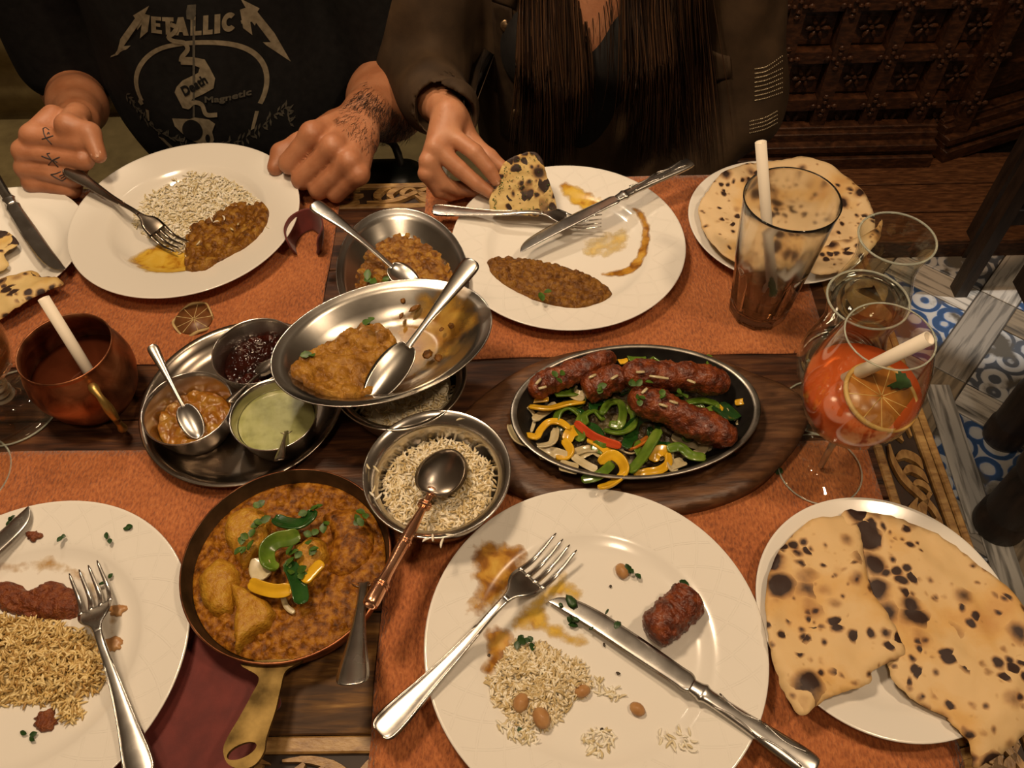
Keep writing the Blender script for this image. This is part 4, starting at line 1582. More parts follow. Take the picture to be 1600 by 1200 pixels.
herbs('coriander leaf on the curry heap of the raised dish', [W(580, 504, .096), W(484, 551, .088)], .009, seed=5)

# ------------------------------------------------------------------ rice in the steel bowls


def ring_poly(cx, cy, r, n=60, k=.03, s=0):
    return np.array([(cx+r*math.cos(t)*(1+k*math.sin(3*t+s)), cy+r*math.sin(t)*(1+k*math.cos(4*t+s))) for t in np.linspace(0, 2*math.pi, n, endpoint=False)])


def handi_z(cx, cy, R, z0):
    return lambda V: z0+np.interp(np.hypot(V[:, 0]-cx, V[:, 1]-cy)/R, [0, .3, .55, .75, .83], [.004, .0046, .010, .022, .036])


hz1 = handi_z(-.0821, .3950, .0685, T+.0005)
rice('white rice in the round steel bowl around the copper-handled spoon', ring_poly(-.0821, .3935, .0530), lambda V: np.maximum(hz1(V), T+.030), .006, 1150, M['rice'], 12, L0=.0082, soft=.006, flat=.4)
hz2 = handi_z(-.1249, .5080, .0678, T+.0005)
rice('rice in the steel bowl under the raised oval dish', ring_poly(-.1249, .5080, .0525), lambda V: np.maximum(hz2(V), T+.030), .005, 500, M['rice'], 13, L0=.0085)
grv, grf, gr = grains(0, np.array([list(W(x, y, h)) for x, y, h in ((575, 729, .0605), (588, 733, .060), (584, 765, .0605), (581, 772, .0605), (592, 776, .060), (718, 655, .0602), (676, 840, .0605), (690, 848, .0605), (702, 836, .059), (665, 843, .0605))]), L0=.009, r0=.0012, seed=14, flat=.1)
o = mesh('rice', grv, grf, M['rice_white'])
attr(o, 'rnd', gr)
tag(o, 'stray rice grains stuck to the rim of the round rice bowl', 'rice', None, 'stuff')

# ------------------------------------------------------------------ condiments
lumpy('red_chutney', 'dark glossy red chutney in the small bowl nearest the raised dish', ring_poly(-.2832, .5545, .0375, 50, .0), lambda V: V[:, 0]*0+T+.0245, .002, M['red_chutney'], 26, (.003, .006), 15, cat='chutney', soft=.003)
lumpy('orange_pickle', 'glossy orange pickle with lumps in the small bowl with the teaspoon', ring_poly(-.3387, .4823, .0365, 50, .0), lambda V: V[:, 0]*0+T+.0215, .004, M['pickle'], 60, (.003, .008), 16, cat='pickle', soft=.004, wave=.5)
lumpy('green_chutney', 'pale green mint chutney filling the small bowl', ring_poly(-.2496, .4727, .0382, 50, .0), lambda V: V[:, 0]*0+T+.0325, .0012, M['green_chutney'], 0, seed=17, cat='chutney', soft=.002, wave=.1)

# ------------------------------------------------------------------ copper pan curry
PX, PY = -.2155, .3203
lumpy('curry', 'creamy brown masala gravy filling the copper pan', ring_poly(PX, PY, .0868, 80, .0), lambda V: V[:, 0]*0+T+.0205, .004, M['masala'], 160, (.002, .005), 18, res=.002, soft=.005, wave=.6)


def zc4(pts, h):
    return np.array([W(260+x/2.5, 720+y/2.5, h)[:2] for x, y in pts])


for nm_, lab, pts, hgt, rd in (
    ('paneer', 'orange sauced paneer chunk at the back left of the copper pan', [(258, 185), (330, 172), (398, 205), (385, 330), (350, 360), (292, 418), (262, 370), (216, 290), (225, 225)], .017, .010),
    ('paneer', 'rounded sauced paneer chunk at the left wall of the copper pan', [(112, 450), (160, 390), (215, 362), (280, 420), (262, 500), (245, 580), (170, 590), (125, 540)], .015, .013),
    ('paneer', 'triangular golden paneer chunk nearest the pan handle', [(240, 472), (300, 480), (412, 560), (402, 630), (330, 680), (262, 736), (255, 640), (258, 560)], .017, .007),
    ('paneer', 'golden paneer chunk under the pepper strips in the copper pan', [(490, 335), (560, 285), (605, 292), (632, 355), (600, 410), (545, 465), (500, 420)], .017, .010),
    ('paneer', 'broad sauce-covered paneer piece at the right of the copper pan', [(600, 200), (680, 165), (750, 175), (808, 270), (790, 360), (740, 410), (660, 440), (610, 400), (640, 300)], .010, .014)):
    q = jit(zc4(pts, .034), 50, .0018, hgt*1000)
    v, f, c = chunk(q, 0, hgt, rd, seed=pts[0][0])
    tag(mesh(nm_, v, f, M['masala'] if 'broad' in lab else M['paneer'], None, (c[0], c[1], T+.0205)), lab, 'paneer', 'paneer pieces in the copper pan')


def path4(pts, h):
    return [tuple(W(260+p[0]/2.5, 720+p[1]/2.5, (p[2] if len(p) > 2 else h))) for p in pts]


def strip_thing(name, label, path, w, t, m, group=None, cat='vegetable', **kw):
    v, f = ribbon(path, w, t, **kw)
    return recenter(name, v, f, m, label, cat, group)


PG = 'pepper strips in the copper pan'
strip_thing('pepper_strip', 'curled green pepper strip at the centre of the copper pan', path4([(430, 425), (395, 400), (392, 345), (430, 310), (480, 300), (520, 285)], .044), .015, .0032, M['pep_green'], PG, cup=.16, tilt=.7)
strip_thing('pepper_strip', 'dark green pepper strip at the back of the copper pan', path4([(420, 225), (460, 245), (520, 250), (560, 225), (575, 195)], .042), .014, .003, M['pep_dark'], PG, cup=.18, tilt=-.4)
strip_thing('pepper_strip', 'dark green pepper strip pointing to the pan handle', path4([(480, 400), (505, 460), (520, 510), (525, 560)], .042), .014, .003, M['pep_dark'], PG, cup=.18, tilt=-.4)
strip_thing('pepper_strip', 'yellow pepper strip crossing the front of the pan garnish', path4([(325, 475), (370, 495), (430, 508), (490, 500)], .041), .012, .003, M['pep_yellow'], PG, cup=.12, tilt=.5)
strip_thing('pepper_strip', 'yellow pepper strip on the right of the pan garnish', path4([(535, 475), (575, 430), (610, 395)], .043), .011, .003, M['pep_yellow'], PG, tilt=-.2)
strip_thing('onion_piece', 'pale onion piece in the garnish of the copper pan', path4([(375, 385), (365, 425), (385, 460)], .041), .018, .004, M['onion'], None, cup=.12)
strip_thing('onion_piece', 'thin brownish onion strip curling in the gravy of the copper pan', path4([(455, 530), (470, 570), (500, 595)], .028), .005, .003, M['onion'])
herbs('chopped coriander scattered over the copper pan curry', path4([(300, 330), (330, 310), (360, 180), (375, 240), (480, 420), (500, 380), (560, 300), (590, 330), (765, 215), (760, 250), (560, 195), (610, 235), (520, 440), (470, 380)], .043), .0085, seed=6, lobes=4)

# ------------------------------------------------------------------ sizzler


def z1(x, y, h):
    return tuple(W(760+x/3.077, 500+y/3.077, h))


SG = 'vegetable strips on the iron sizzler plate'
LAB = {
 'y': 'yellow pepper strip', 'g': 'green pepper strip', 'd': 'dark green pepper piece', 'r': 'red pepper strip', 'o': 'orange pepper piece', 'w': 'pale onion strip'}
MAT = {'y': 'pep_yellow', 'g': 'pep_green', 'd': 'pep_dark', 'r': 'pep_red', 'o': 'pep_orange', 'w': 'onion'}
VEG = [
 ('w', [(165, 410), (205, 425), (232, 470), (215, 540)], 12, .032, 'standing at the left wall of the iron plate'),
 ('w', [(108, 505), (150, 580), (230, 605), (315, 592), (335, 520)], 34, .036, 'hooked over the left rim of the iron plate'),
 ('w', [(250, 640), (320, 645), (385, 665)], 44, .034, 'broad and flat at the front left of the iron plate'),
 ('w', [(350, 700), (440, 722)], 50, .040, 'lying over the front rim beside the curled yellow strip'),
 ('w', [(415, 655), (475, 695), (530, 722)], 26, .037, 'slanting between two yellow strips at the front'),
 ('w', [(440, 655), (510, 625), (560, 650)], 44, .030, 'glassy and flat behind the slanting onion'),
 ('w', [(640, 622), (700, 640), (760, 600)], 24, .028, 'curving under the orange pepper piece'),
 ('w', [(800, 660), (850, 610), (885, 540)], 62, .028, 'broad behind the long straight green strip'),
 ('w', [(870, 710), (950, 680)], 44, .031, 'torn at the front right of the iron plate'),
 ('w', [(890, 560), (990, 595), (1085, 615)], 40, .030, 'pointed and lying under the front kebab'),
 ('w', [(1205, 505), (1250, 430)], 16, .030, 'small and upright near the right end of the iron plate'),
 ('y', [(205, 418), (300, 426), (390, 405), (472, 394)], 46, .037, 'thick and straight at the left of the iron plate'),
 ('y', [(190, 552), (240, 562), (262, 528), (300, 492), (355, 492), (402, 525)], 24, .038, 'S-shaped near the left rim of the iron plate'),
 ('y', [(372, 575), (405, 625), (385, 662), (335, 662)], 28, .036, 'hook-shaped at the front left of the iron plate'),
 ('y', [(540, 808), (600, 790), (662, 735), (652, 680), (600, 648), (540, 685)], 34, .043, 'curling out over the front rim of the iron plate'),
 ('y', [(872, 640), (872, 690), (830, 722), (770, 732), (710, 748)], 26, .037, 'L-shaped along the front rim of the iron plate'),
 ('y', [(635, 160), (665, 210)], 32, .034, 'short at the back of the iron plate'),
 ('y', [(210, 388), (300, 378)], 22, .032, 'behind the thick straight yellow one'),
 ('y', [(1195, 400), (1240, 392), (1290, 374)], 22, .034, 'thin at the right end of the iron plate'),
 ('y', [(490, 570), (545, 600), (605, 655)], 34, .033, 'running down from the red strip'),
 ('r', [(428, 490), (500, 548), (570, 582), (648, 606)], 27, .039, 'long at the centre of the iron plate'),
 ('o', [(690, 622), (745, 592), (792, 560)], 40, .033, 'beside the long straight green strip'),
 ('d', [(660, 570), (715, 512), (795, 482), (862, 492)], 58, .032, 'broad and shiny under the kebabs'),
 ('d', [(1108, 410), (1150, 440), (1190, 480)], 74, .034, 'rounded and shiny near the right end'),
 ('g', [(330, 505), (352, 442), (400, 424), (452, 462), (440, 500)], 30, .038, 'arched behind the red strip'),
 ('g', [(480, 505), (472, 460), (520, 440), (562, 482)], 28, .038, 'curled left of the green ring'),
 ('g', [(555, 455), (588, 402), (640, 398), (655, 450), (638, 505), (590, 500)], 28, .040, 'rolled into a ring at the centre'),
 ('g', [(676, 415), (712, 452), (702, 512), (640, 542), (565, 530)], 30, .036, 'wrapping the right side of the green ring'),
 ('g', [(690, 735), (760, 650), (832, 528)], 40, .042, 'long and straight at the front centre'),
 ('g', [(868, 622), (930, 612), (985, 652), (1052, 662)], 30, .037, 'arched at the front right'),
 ('g', [(458, 768), (530, 752), (572, 722), (605, 690)], 30, .040, 'lying over the front rim under the yellow curl'),
 ('g', [(960, 400), (1040, 388), (1105, 410), (1060, 440), (1000, 430)], 26, .036, 'looped between the two right kebabs'),
 ('g', [(690, 198), (752, 165)], 48, .034, 'short and broad at the back of the iron plate'),
 ('g', [(768, 208), (800, 182), (855, 216)], 32, .034, 'bent at the back of the iron plate'),
 ('g', [(325, 350), (440, 345)], 54, .034, 'square beside the stub kebab'),
 ('g', [(1070, 170), (1072, 215), (1085, 245)], 26, .042, 'standing at the back right rim'),
 ('g', [(880, 345), (950, 350)], 34, .036, 'between the rear and front kebabs'),
]
for i, (k, pts, w, h, where) in enumerate(VEG):
    path = [z1(x, y, h-.006+.002*math.sin(j*2.1+i)) for j, (x, y) in enumerate(pts)]
    v, f = ribbon(path, w/3.077/1620*1.55, .0030 if k != 'w' else .0020, cup=.12 if k == 'w' else .10, tilt=random.uniform(-.9, .9) if len(pts) > 2 else random.uniform(-.4, .4), taper=.12)
    recenter({'w': 'onion_strip', 'y': 'pepper_strip', 'g': 'pepper_strip', 'd': 'pepper_piece', 'r': 'pepper_strip', 'o': 'pepper_piece'}[k], v, f, M[MAT[k]], LAB[k]+' '+where, 'vegetable', SG)
rgv = random.Random(21)
SECT = ['at the right end', 'at the back right', 'at the back', 'at the back left', 'at the left end', 'at the front left', 'at the front', 'at the front right']
KN = {'w': 'pale onion strip', 'g': 'green pepper strip', 'd': 'dark green pepper strip', 'y': 'yellow pepper strip'}
combos = [(k, j) for k in 'wgdy' for j in range(8) if not (k == 'y' and j % 2)]
for i, (k, j) in enumerate(combos):
    t = j*math.pi/4+rgv.uniform(-.3, .3)+{'w': 0, 'g': .2, 'd': -.2, 'y': .1}[k]
    rr = {'w': .92, 'g': .70, 'd': .55, 'y': .80}[k]*rgv.uniform(.85, 1.05)
    c_, s_ = math.cos(math.radians(3.8)), math.sin(math.radians(3.8))
    ux, uy = .098*rr*math.cos(t), .062*rr*math.sin(t)
    cx, cy = .110+c_*ux-s_*uy, .4757+s_*ux+c_*uy
    a = rgv.uniform(0, 6.28)
    L_ = rgv.uniform(.010, .017)
    bend = rgv.uniform(-.8, .8)
    path = [(cx+L_*q*math.cos(a+bend*q), cy+L_*q*math.sin(a+bend*q), T+.0265+.003*math.sin(q*2+i)) for q in (-1, -.4, .3, 1)]
    v, f = ribbon(path, rgv.uniform(.007, .012), .0024, cup=.14, tilt=rgv.uniform(-.7, .7), taper=.15, n=14)
    recenter('onion_strip' if k == 'w' else 'pepper_strip', v, f, M[MAT[k]], KN[k]+' half buried '+SECT[j]+' of the iron plate', 'vegetable', SG)
# a dark bed of charred onion under the strips
lumpy('charred_onion', 'dark charred onion bed under the vegetables on the iron plate', in_dish(.110, .4757, math.radians(3.8), [(.086*math.cos(t), .054*math.sin(t)) for t in np.linspace(0, 2*math.pi, 60, endpoint=False)]), lambda V: V[:, 0]*0+T+.0136, .010, nmat('charred_onion', [(.3, (.015, .010, .006)), (.5, (.07, .045, .018)), (.7, (.26, .21, .10))], 90, 6, .35, bump=(300, .8, .002)), 90, (.004, .009), 21, cat='vegetable', soft=.01)


def kebab(label, pts, r=.0125, seed=0):
    NK = 64
    P = spline(pts, NK)
    v, f = [], []
    ns = 40
    for i in range(NK):
        s = i/(NK-1)
        k = (1-abs(2*s-1)**7)**.5
        t = P[min(i+1, NK-1)]-P[max(i-1, 0)]
        t = Vector(t).normalized()
        sd = t.cross(Vector((0, 0, 1))).normalized()
        nn = sd.cross(t)
        for j in range(ns):
            a = 2*math.pi*j/ns
            d = sd*math.cos(a)+nn*math.sin(a)
            p = Vector(P[i])+d*r*k
            q = 1+.20*noise.fractal(p*70+Vector((seed, 0, 0)), .7, 2, 4)+.09*noise.noise(p*330)+.05*noise.noise(p*700)
            v.append(Vector(P[i])+d*(r*max(.08, k)*q))
    for i in range(NK-1):
        for j in range(ns):
            jj = (j+1) % ns
            f.append((i*ns+j, i*ns+jj, (i+1)*ns+jj, (i+1)*ns+j))
    f.append(tuple(range(ns))[::-1])
    f.append(tuple((NK-1)*ns+k for k in range(ns)))
    return recenter('kebab', v, f, M['kebab'], label, 'kebab', 'seekh kebabs')


kebab('dark seekh kebab at the back left of the iron plate', [z1(205, 350, .036), z1(330, 285, .038), z1(470, 235, .040), z1(620, 175, .037)], .0130, 1)
kebab('seekh kebab stub with a flat orange end at the centre back', [z1(465, 350, .038), z1(560, 305, .044), z1(670, 255, .050)], .0145, 2)
kebab('long seekh kebab lying across the back right of the iron plate', [z1(640, 262, .052), z1(800, 262, .054), z1(980, 275, .050), z1(1170, 312, .040)], .0145, 3)
kebab('front seekh kebab slanting to the right end of the iron plate', [z1(680, 365, .052), z1(830, 415, .052), z1(1020, 500, .049), z1(1205, 578, .044)], .0150, 4)
herbs('chopped coriander on the kebabs of the iron plate', [z1(345, 270, .056), z1(545, 320, .060), z1(700, 300, .070), z1(760, 290, .071), z1(725, 375, .069), z1(840, 370, .069), z1(930, 345, .06)], .0080, seed=9, lobes=4)
g = G()
for (x, y, h, a) in ((250, 295, .052, .9), (510, 270, .059, .5), (615, 275, .062, .6), (740, 250, .069, 0), (830, 275, .069, -.2), (985, 295, .065, -.5), (850, 410, .068, -.4), (900, 395, .068, -.4), (760, 340, .068, .8), (270, 325, .050, .3)):
    v, f = lathe([(0, -.5), (.5, -.45), (.6, 0), (.5, .45), (0, .5)], 8)
    g.add(v, f, Matrix.Translation(z1(x, y, h)) @ Matrix.Rotation(a, 4, 'Z') @ Matrix.Rotation(math.pi/2, 4, 'Y') @ Matrix.Diagonal((.0018, .0028, .009 if h < .069 or x != 830 else .02, 1)))
c = Vector(z1(600, 300, .05))
g.v = [q-c for q in g.v]
tag(g.build('onion_slivers', M['onion'], None, c), 'pale onion slivers sprinkled on the kebabs', 'onion', None, 'stuff')

# ------------------------------------------------------------------ central plate


def z6(x, y, h=.0):
    return (580+x/2.5, 760+y/2.5)


def pp(pts, h=.010):
    return np.array([W(*z6(x, y), h)[:2] for x, y in pts])


film('brown and yellow sauce patch left of the fork on the central plate', jit(pp([(385, 300), (410, 235), (500, 225), (610, 250), (620, 300), (560, 390), (500, 470), (440, 510), (380, 520), (360, 500), (400, 420), (380, 370)]), 80, .002), PZ('center'), M['film_brown'], soft=.016)
film('yellow sauce patch between the fork and knife on the central plate', jit(pp([(560, 480), (620, 440), (720, 340), (780, 330), (800, 380), (860, 390), (860, 420), (790, 450), (720, 440), (700, 500), (800, 560), (870, 600), (820, 640), (700, 600), (600, 560), (560, 600), (540, 520)]), 80, .002), PZ('center'), M['film_yellow'], soft=.014)
film('brown sauce patch under the rice on the central plate', jit(pp([(440, 560), (520, 540), (560, 600), (520, 690), (460, 760), (430, 720), (450, 640)]), 60, .002), PZ('center'), M['film_brown'], soft=.010)
rice('heap of white rice with brown beans on the central plate', jit(pp([(455, 770), (500, 690), (545, 610), (640, 605), (740, 640), (810, 680), (860, 740), (850, 790), (780, 850), (720, 920), (640, 940), (560, 920), (490, 850)], .014), 70, .003), PZ('center'), .0125, 1050, M['rice'], 23, L0=.0090, flat=.4)
rice('thin scatter of rice at the near side of the central plate', jit(pp([(510, 930), (640, 950), (660, 1000), (580, 1010), (500, 960)]), 40), PZ('center'), .002, 60, M['rice_white'], 24, bed=False)
rice('small cluster of mashed rice near the front rim of the central plate', jit(pp([(830, 960), (930, 950), (950, 1010), (880, 1060), (840, 1010)]), 40), PZ('center'), .002, 55, M['rice_white'], 25, bed=False)
rice('rice scraps right of the rice heap on the central plate', jit(pp([(860, 750), (960, 780), (980, 830), (900, 820)]), 40), PZ('center'), .002, 26, M['rice_white'], 26, bed=False)
rice('rice scraps beside the knife handle on the central plate', jit(pp([(1120, 960), (1230, 960), (1250, 1040), (1150, 1020)]), 40), PZ('center'), .0015, 22, M['rice_white'], 27, bed=False)
M['bean'] = nmat('brown_chickpea', [(.3, (.36, .17, .06)), (.8, (.54, .31, .13))], 90, 4, .35, bump=(300, .2, .001))
for lab, x, y, rx, h in (('brown chickpea in the rice heap nearest the camera', 665, 905, .0072, .017), ('brown chickpea on the rice heap left side', 585, 845, .0066, .019), ('pale chickpea on the rice heap nearest the knife', 825, 800, .0055, .014), ('single chickpea alone beside the yellow scrap on the central plate', 1040, 870, .0055, .0125), ('split chickpea lying at the back of the central plate', 980, 330, .0062, .0125)):
    v, f = lathe([(0, -1), (.6, -.8), (.95, -.3), (1, .1), (.75, .65), (.35, .9), (.12, 1.1), (0, 1.12)], 14)
    v = [Vector((p[0]*rx*.95, p[1]*rx*1.25, p[2]*rx*.75))*(1+.06*noise.noise(Vector(p)*2+Vector((x, y, 0)))) for p in v]
    o = mesh('chickpea', v, f, M['bean'], None, W(*z6(x, y), h))
    o.rotation_euler.z = x*.01
    tag(o, lab, 'chickpea', 'chickpeas on the central plate')
kebab('piece of dark red kebab lying alone on the central plate', [W(*z6(1090, 590), .024), W(*z6(1150, 530), .0255), W(*z6(1210, 470), .0255), W(*z6(1262, 425), .024)], .0170, 7)
herbs('green herb flecks around the food on the central plate', [W(*z6(570, 600), .016), W(*z6(615, 600), .016), W(*z6(775, 530), .012), W(*z6(1235, 385), .016), W(*z6(1022, 335), .014), W(*z6(600, 980), .012)], .0075, seed=11, m=M['mint'])
bits('dark spice specks scattered over the central plate', [(W(*z6(x, y), .0105), s) for x, y, s in ((430, 690, .0016), (460, 660, .0015), (985, 200, .002), (935, 390, .0016), (915, 180, .001), (345, 515, .001), (900, 950, .0015), (965, 730, .0015), (420, 380, .002), (405, 355, .0012), (465, 355, .0016), (910, 620, .0014), (1050, 240, .0014))], nmat('dark_spice', [(.3, (.01, .008, .004)), (.7, (.05, .03, .012))], 100, 2, .5))
bits('dark crumbs and rice bits on the knife blade of the central plate', [(W(*z6(x, y), .0175), s) for x, y, s in ((740, 463, .0022), (800, 520, .0028), (780, 450, .005), (860, 555, .002), (920, 490, .0022), (960, 545, .004), (990, 575, .0025))], M['mint'])

# ------------------------------------------------------------------ lower left plate


def z3(x, y):
    return (x/2.728, 760+y/2.728)


def p3(pts, h=.010):
    return np.array([W(*z3(x, y), h)[:2] for x, y in pts])


film('brown sauce traces around the spiced rice on the lower left plate', jit(p3([(-60, 330), (60, 290), (220, 260), (330, 290), (420, 360), (470, 470), (520, 500), (510, 640), (480, 720), (420, 600), (300, 420), (100, 390), (-40, 420)]), 80, .002), PZ('ll'), film_mat('pale_sauce_film', [(.3, (.64, .45, .18)), (.6, (.48, .26, .06)), (.8, (.28, .11, .02))], 55, .85), soft=.02)
rice('spiced yellow rice heap on the lower left plate', jit(p3([(-250, 600), (-100, 540), (30, 545), (180, 560), (300, 590), (400, 660), (440, 760), (430, 850), (350, 900), (330, 990), (260, 1000), (220, 940), (100, 920), (-50, 930), (-220, 900)], .014), 80, .003), PZ('ll'), .015, 1500, M['rice_spiced'], 31, L0=.0098, flat=.45)
lumpy('minced_meat', 'dark red minced meat behind the spiced rice on the lower left plate', jit(p3([(-80, 420), (40, 400), (120, 440), (200, 400), (290, 420), (330, 460), (320, 540), (240, 560), (130, 560), (0, 520), (-80, 500)], .014), 70, .003), PZ('ll'), .011, M['keema'], 130, (.003, .007), 33, cat='meat')
for lab, x, y, s in (('dark minced crumb near the front of the lower left plate', 195, 1000, .011), ('dark red crumb on the back rim of the lower left plate', 165, 230, .007), ('pale onion piece right of the fork on the lower left plate', 500, 525, .0075), ('brown onion piece beside the fork neck on the lower left plate', 480, 670, .009)):
    q = blob(26, s, s*.75, .5, 1.4, x)
    v, f, c = chunk(q, 0, .004 if 'onion' not in lab else .0018, .003, seed=x, res=.0018)
    p = np.array([W(*z3(x, y), .010)[:2]])
    tag(mesh('food_scrap', v, f, M['keema'] if 'onion' not in lab else M['bean'], None, (p[0][0], p[0][1], float(pz('ll', p)[0])+.0012)), lab, 'food scrap')
herbs('dark herb flecks on the rim of the lower left plate', [W(*z3(x, y), .0225) for x, y in ((258, 208), (462, 222), (565, 175), (40, 145))]+[W(*z3(470, 400), .013), W(*z3(120, 1065), .012)], .0062, seed=15, m=M['mint'], lobes=0)

# ------------------------------------------------------------------ flatbreads
def z7(x, y):
    return (1160+x/2.727, 760+y/2.727)


def p7(pts, h):
    return np.array([W(*z7(x, y), h)[:2] for x, y in pts])


def bread(name, label, q, ztop, thick, m, cat='flatbread', parent=None, res=.0045):
    c = np.array(q).mean(0)
    u = np.array(q)-c
    def zt(V):
        d = edge_dist(u, V)
        return ztop(V+c)-thick*.75*np.exp(-(d/.004)**1.5)
    v, f, n = sheet(u, zt, 0, res, zbot=lambda V: ztop(V+c)-thick)
    o = mesh(name, v, f, m, None, (c[0], c[1], 0))
    if parent:
        o.parent = parent
    else:
        tag(o, label, cat)
    return o


def over(key, lift, amp, sc, seed):
    def fn(V):
        b_ = pz(key, V)
        cx, cy, R, z0, rr, zz = PLATES[key]
        d = np.hypot(V[:, 0]-cx, V[:, 1]-cy)
        flat = np.maximum(b_, z0+.015)
        return flat+lift+amp*fbm(V, sc, 3, seed)+amp*.5-np.clip((d-R)*.25, 0, .012)
    return fn


q = p7([(420, 118), (560, 108), (700, 143), (850, 208), (980, 308), (1100, 408), (1210, 540), (1260, 680), (1265, 850), (1230, 1010), (1180, 1085), (1100, 1142), (1008, 1192), (985, 1150), (968, 1090), (925, 1055), (872, 1000), (868, 985), (780, 935), (715, 888), (650, 825), (628, 752), (600, 620), (520, 450), (460, 300)], .026)
nb = bread('flatbread', 'large charred flatbread torn in two layers over the lower right plate', jit(q, 130, .0016, 3), over('naan', .006, .0045, 26, 2), .0035, M['naan'])
q = p7([(370, 124), (440, 118), (500, 170), (520, 300), (545, 430), (610, 530), (660, 620), (696, 702), (668, 730), (622, 748), (560, 785), (548, 832), (465, 868), (400, 886), (320, 932), (252, 976), (214, 930), (160, 830), (122, 700), (100, 555), (108, 400), (150, 285), (230, 190), (300, 140)], .030)
fl = bread('folded_flap', None, jit(q, 130, .0016, 5), over('naan', .0105, .0055, 22, 7), .0035, M['naan'], parent=nb)
fl.location = fl.location-nb.location
tag(fl, 'upper folded flap of the torn flatbread')


def z4(x, y, h):
    return W(1060+x/2.857, 200+y/2.857, h)[:2]


q = np.array([z4(x, y, .035) for x, y in ((92, 350), (120, 290), (180, 210), (260, 165), (360, 140), (470, 136), (580, 128), (660, 150), (740, 185), (800, 235), (840, 290), (872, 350), (885, 410), (870, 470), (800, 500), (700, 520), (600, 560), (500, 620), (380, 640), (260, 600), (170, 540), (120, 460))])
nb2 = bread('flatbread', 'round puffed flatbread with brown blisters on the plate behind the tall glass', jit(q, 120, .0012, 4), over('ur', .010, .008, 16, 11), .004, M['naan_pale'])
q = np.array([z4(x, y, .036) for x, y in ((655, 492), (740, 486), (820, 480), (880, 450), (910, 400), (912, 430), (895, 500), (830, 570), (740, 630), (650, 655), (595, 640), (600, 600), (630, 540))])
fl = bread('folded_flap', None, jit(q, 90, .001, 6), over('ur', .0135, .006, 18, 14), .004, M['naan_pale'], parent=nb2)
fl.location = fl.location-nb2.location

q = np.array([W(x, y, .030)[:2] for x, y in ((-60, 425), (-30, 432), (20, 425), (45, 415), (60, 425), (75, 425), (95, 438), (60, 455), (20, 480), (-40, 500), (-70, 470))])
bread('flatbread_piece', 'herbed flatbread strip along the near rim of the left side plate', jit(q, 80, .001, 7), over('left', .006, .006, 26, 17), .004, M['naan_herb'])
q = np.array([W(x, y, .024)[:2] for x, y in ((-40, 360), (0, 355), (22, 368), (25, 382), (5, 395), (8, 410), (-30, 420))])
bread('flatbread_piece', 'small herbed flatbread scrap in the middle of the left side plate', jit(q, 60, .001, 8), over('left', .003, .006, 30, 19), .004, M['naan_herb'])
# piece held by the woman: leans back against her fingers
hp_ = [(772, 335), (765, 312), (775, 288), (783, 262), (800, 246), (830, 237), (845, 246), (855, 276), (864, 300), (869, 322), (866, 334), (845, 338), (812, 336)]
A, B = W(770, 334, .022), W(866, 336, .022)
ex = (B-A).normalized()
ez = Vector((ex.y*-.0-.05, .62, .78)).normalized()
ez = (ez-ex*ez.dot(ex)).normalized()
en = ex.cross(ez)
loc2 = []
Cw = Vector((0, 0, T+CH))
for x, y in hp_:
    d = r2*((x-800)/FPX)-u2*((y-600)/FPX)+fw
    k = (A-Cw).dot(en)/d.dot(en)
    p = Cw+d*k-A
    loc2.append((p.dot(ex), p.dot(ez)))
u = jit(np.array(loc2), 90, .001, 2)
v, f, n = sheet(u, lambda V: .003+.002*fbm(V, 60, 3, 3), .005, .003)
hn = mesh('flatbread_piece', v, f, naan_mat('well_charred_flatbread', 1.7, (.66, .48, .19)), None)
mm = Matrix((ex, ez, en)).transposed().to_4x4()
mm.translation = A
hn.matrix_world = mm
fk = G()
rg_ = random.Random(4)
for _ in range(150):
    p = u[rg_.randrange(len(u))]*rg_.uniform(.35, .93)+u.mean(0)*.12
    v, f = lathe([(0, 0), (1, .1), (.6, .7), (0, .9)], 5)
    fk.add(v, f, Matrix.Translation((p[0], p[1], .0045)) @ Matrix.Diagonal((rg_.uniform(.0005, .0013), rg_.uniform(.0004, .0009), .0006, 1)))
tag(fk.build('herb_flakes', M['herb'], hn), 'green herb flakes', None, None, 'stuff')
tag(hn, 'torn herbed flatbread piece pinched in the fingers above the lentil plate', 'flatbread')

# ------------------------------------------------------------------ citrus, mint, napkins


def citrus(label, r, mf, mr_, mp_, t=.004, seg=9, ragged=0.0):
    root = thing('citrus_slice', label, 'citrus')
    v, f = lathe([(r*.90, -t/2), (r*.97, -t/2), (r, 0), (r*.97, t/2), (r*.90, t/2), (r*.88, 0), (r*.90, -t/2)], 48)
    if ragged:
        v = [(Vector(p)*(1+ragged*noise.noise(Vector(p)*60)))+Vector((0, 0, ragged*.05*noise.noise(Vector(p)*45+Vector((5, 0, 0))))) for p in v]
    mesh('rind', v, f, mr_, root)
    v, f = lathe([(0, -t*.3), (r*.89, -t*.3), (r*.89, t*.25), (0, t*.25)], 40)
    mesh('flesh', v, f, mf, root)
    for k in range(seg):
        a = 2*math.pi*k/seg+.1*math.sin(k*3)
        v, f = tube([(math.cos(a)*r*s, math.sin(a)*r*s, t*.22) for s in (.04, .3, .6, .89)], [.0007, .0004, .0004, .0007], 6)
        mesh('membrane', v, f, mp_, root)
    return root


cs = citrus('dried orange slice floating in the orange cocktail', .0335, M['citrus_flesh'], M['citrus_rind'], M['citrus_rind'])
cs.location = (.3005, .4090, T+.1445)
cs.rotation_euler = (.22, .10, .4)
cs = citrus('curled dried lemon slice lying on the upper left placemat', .0240, M['lemon_dry'], M['lemon_pith'], M['lemon_pith'], .003, 9, .16)
cs.location = W(303, 499, .004)
cs.rotation_euler = (.04, 0, .2)


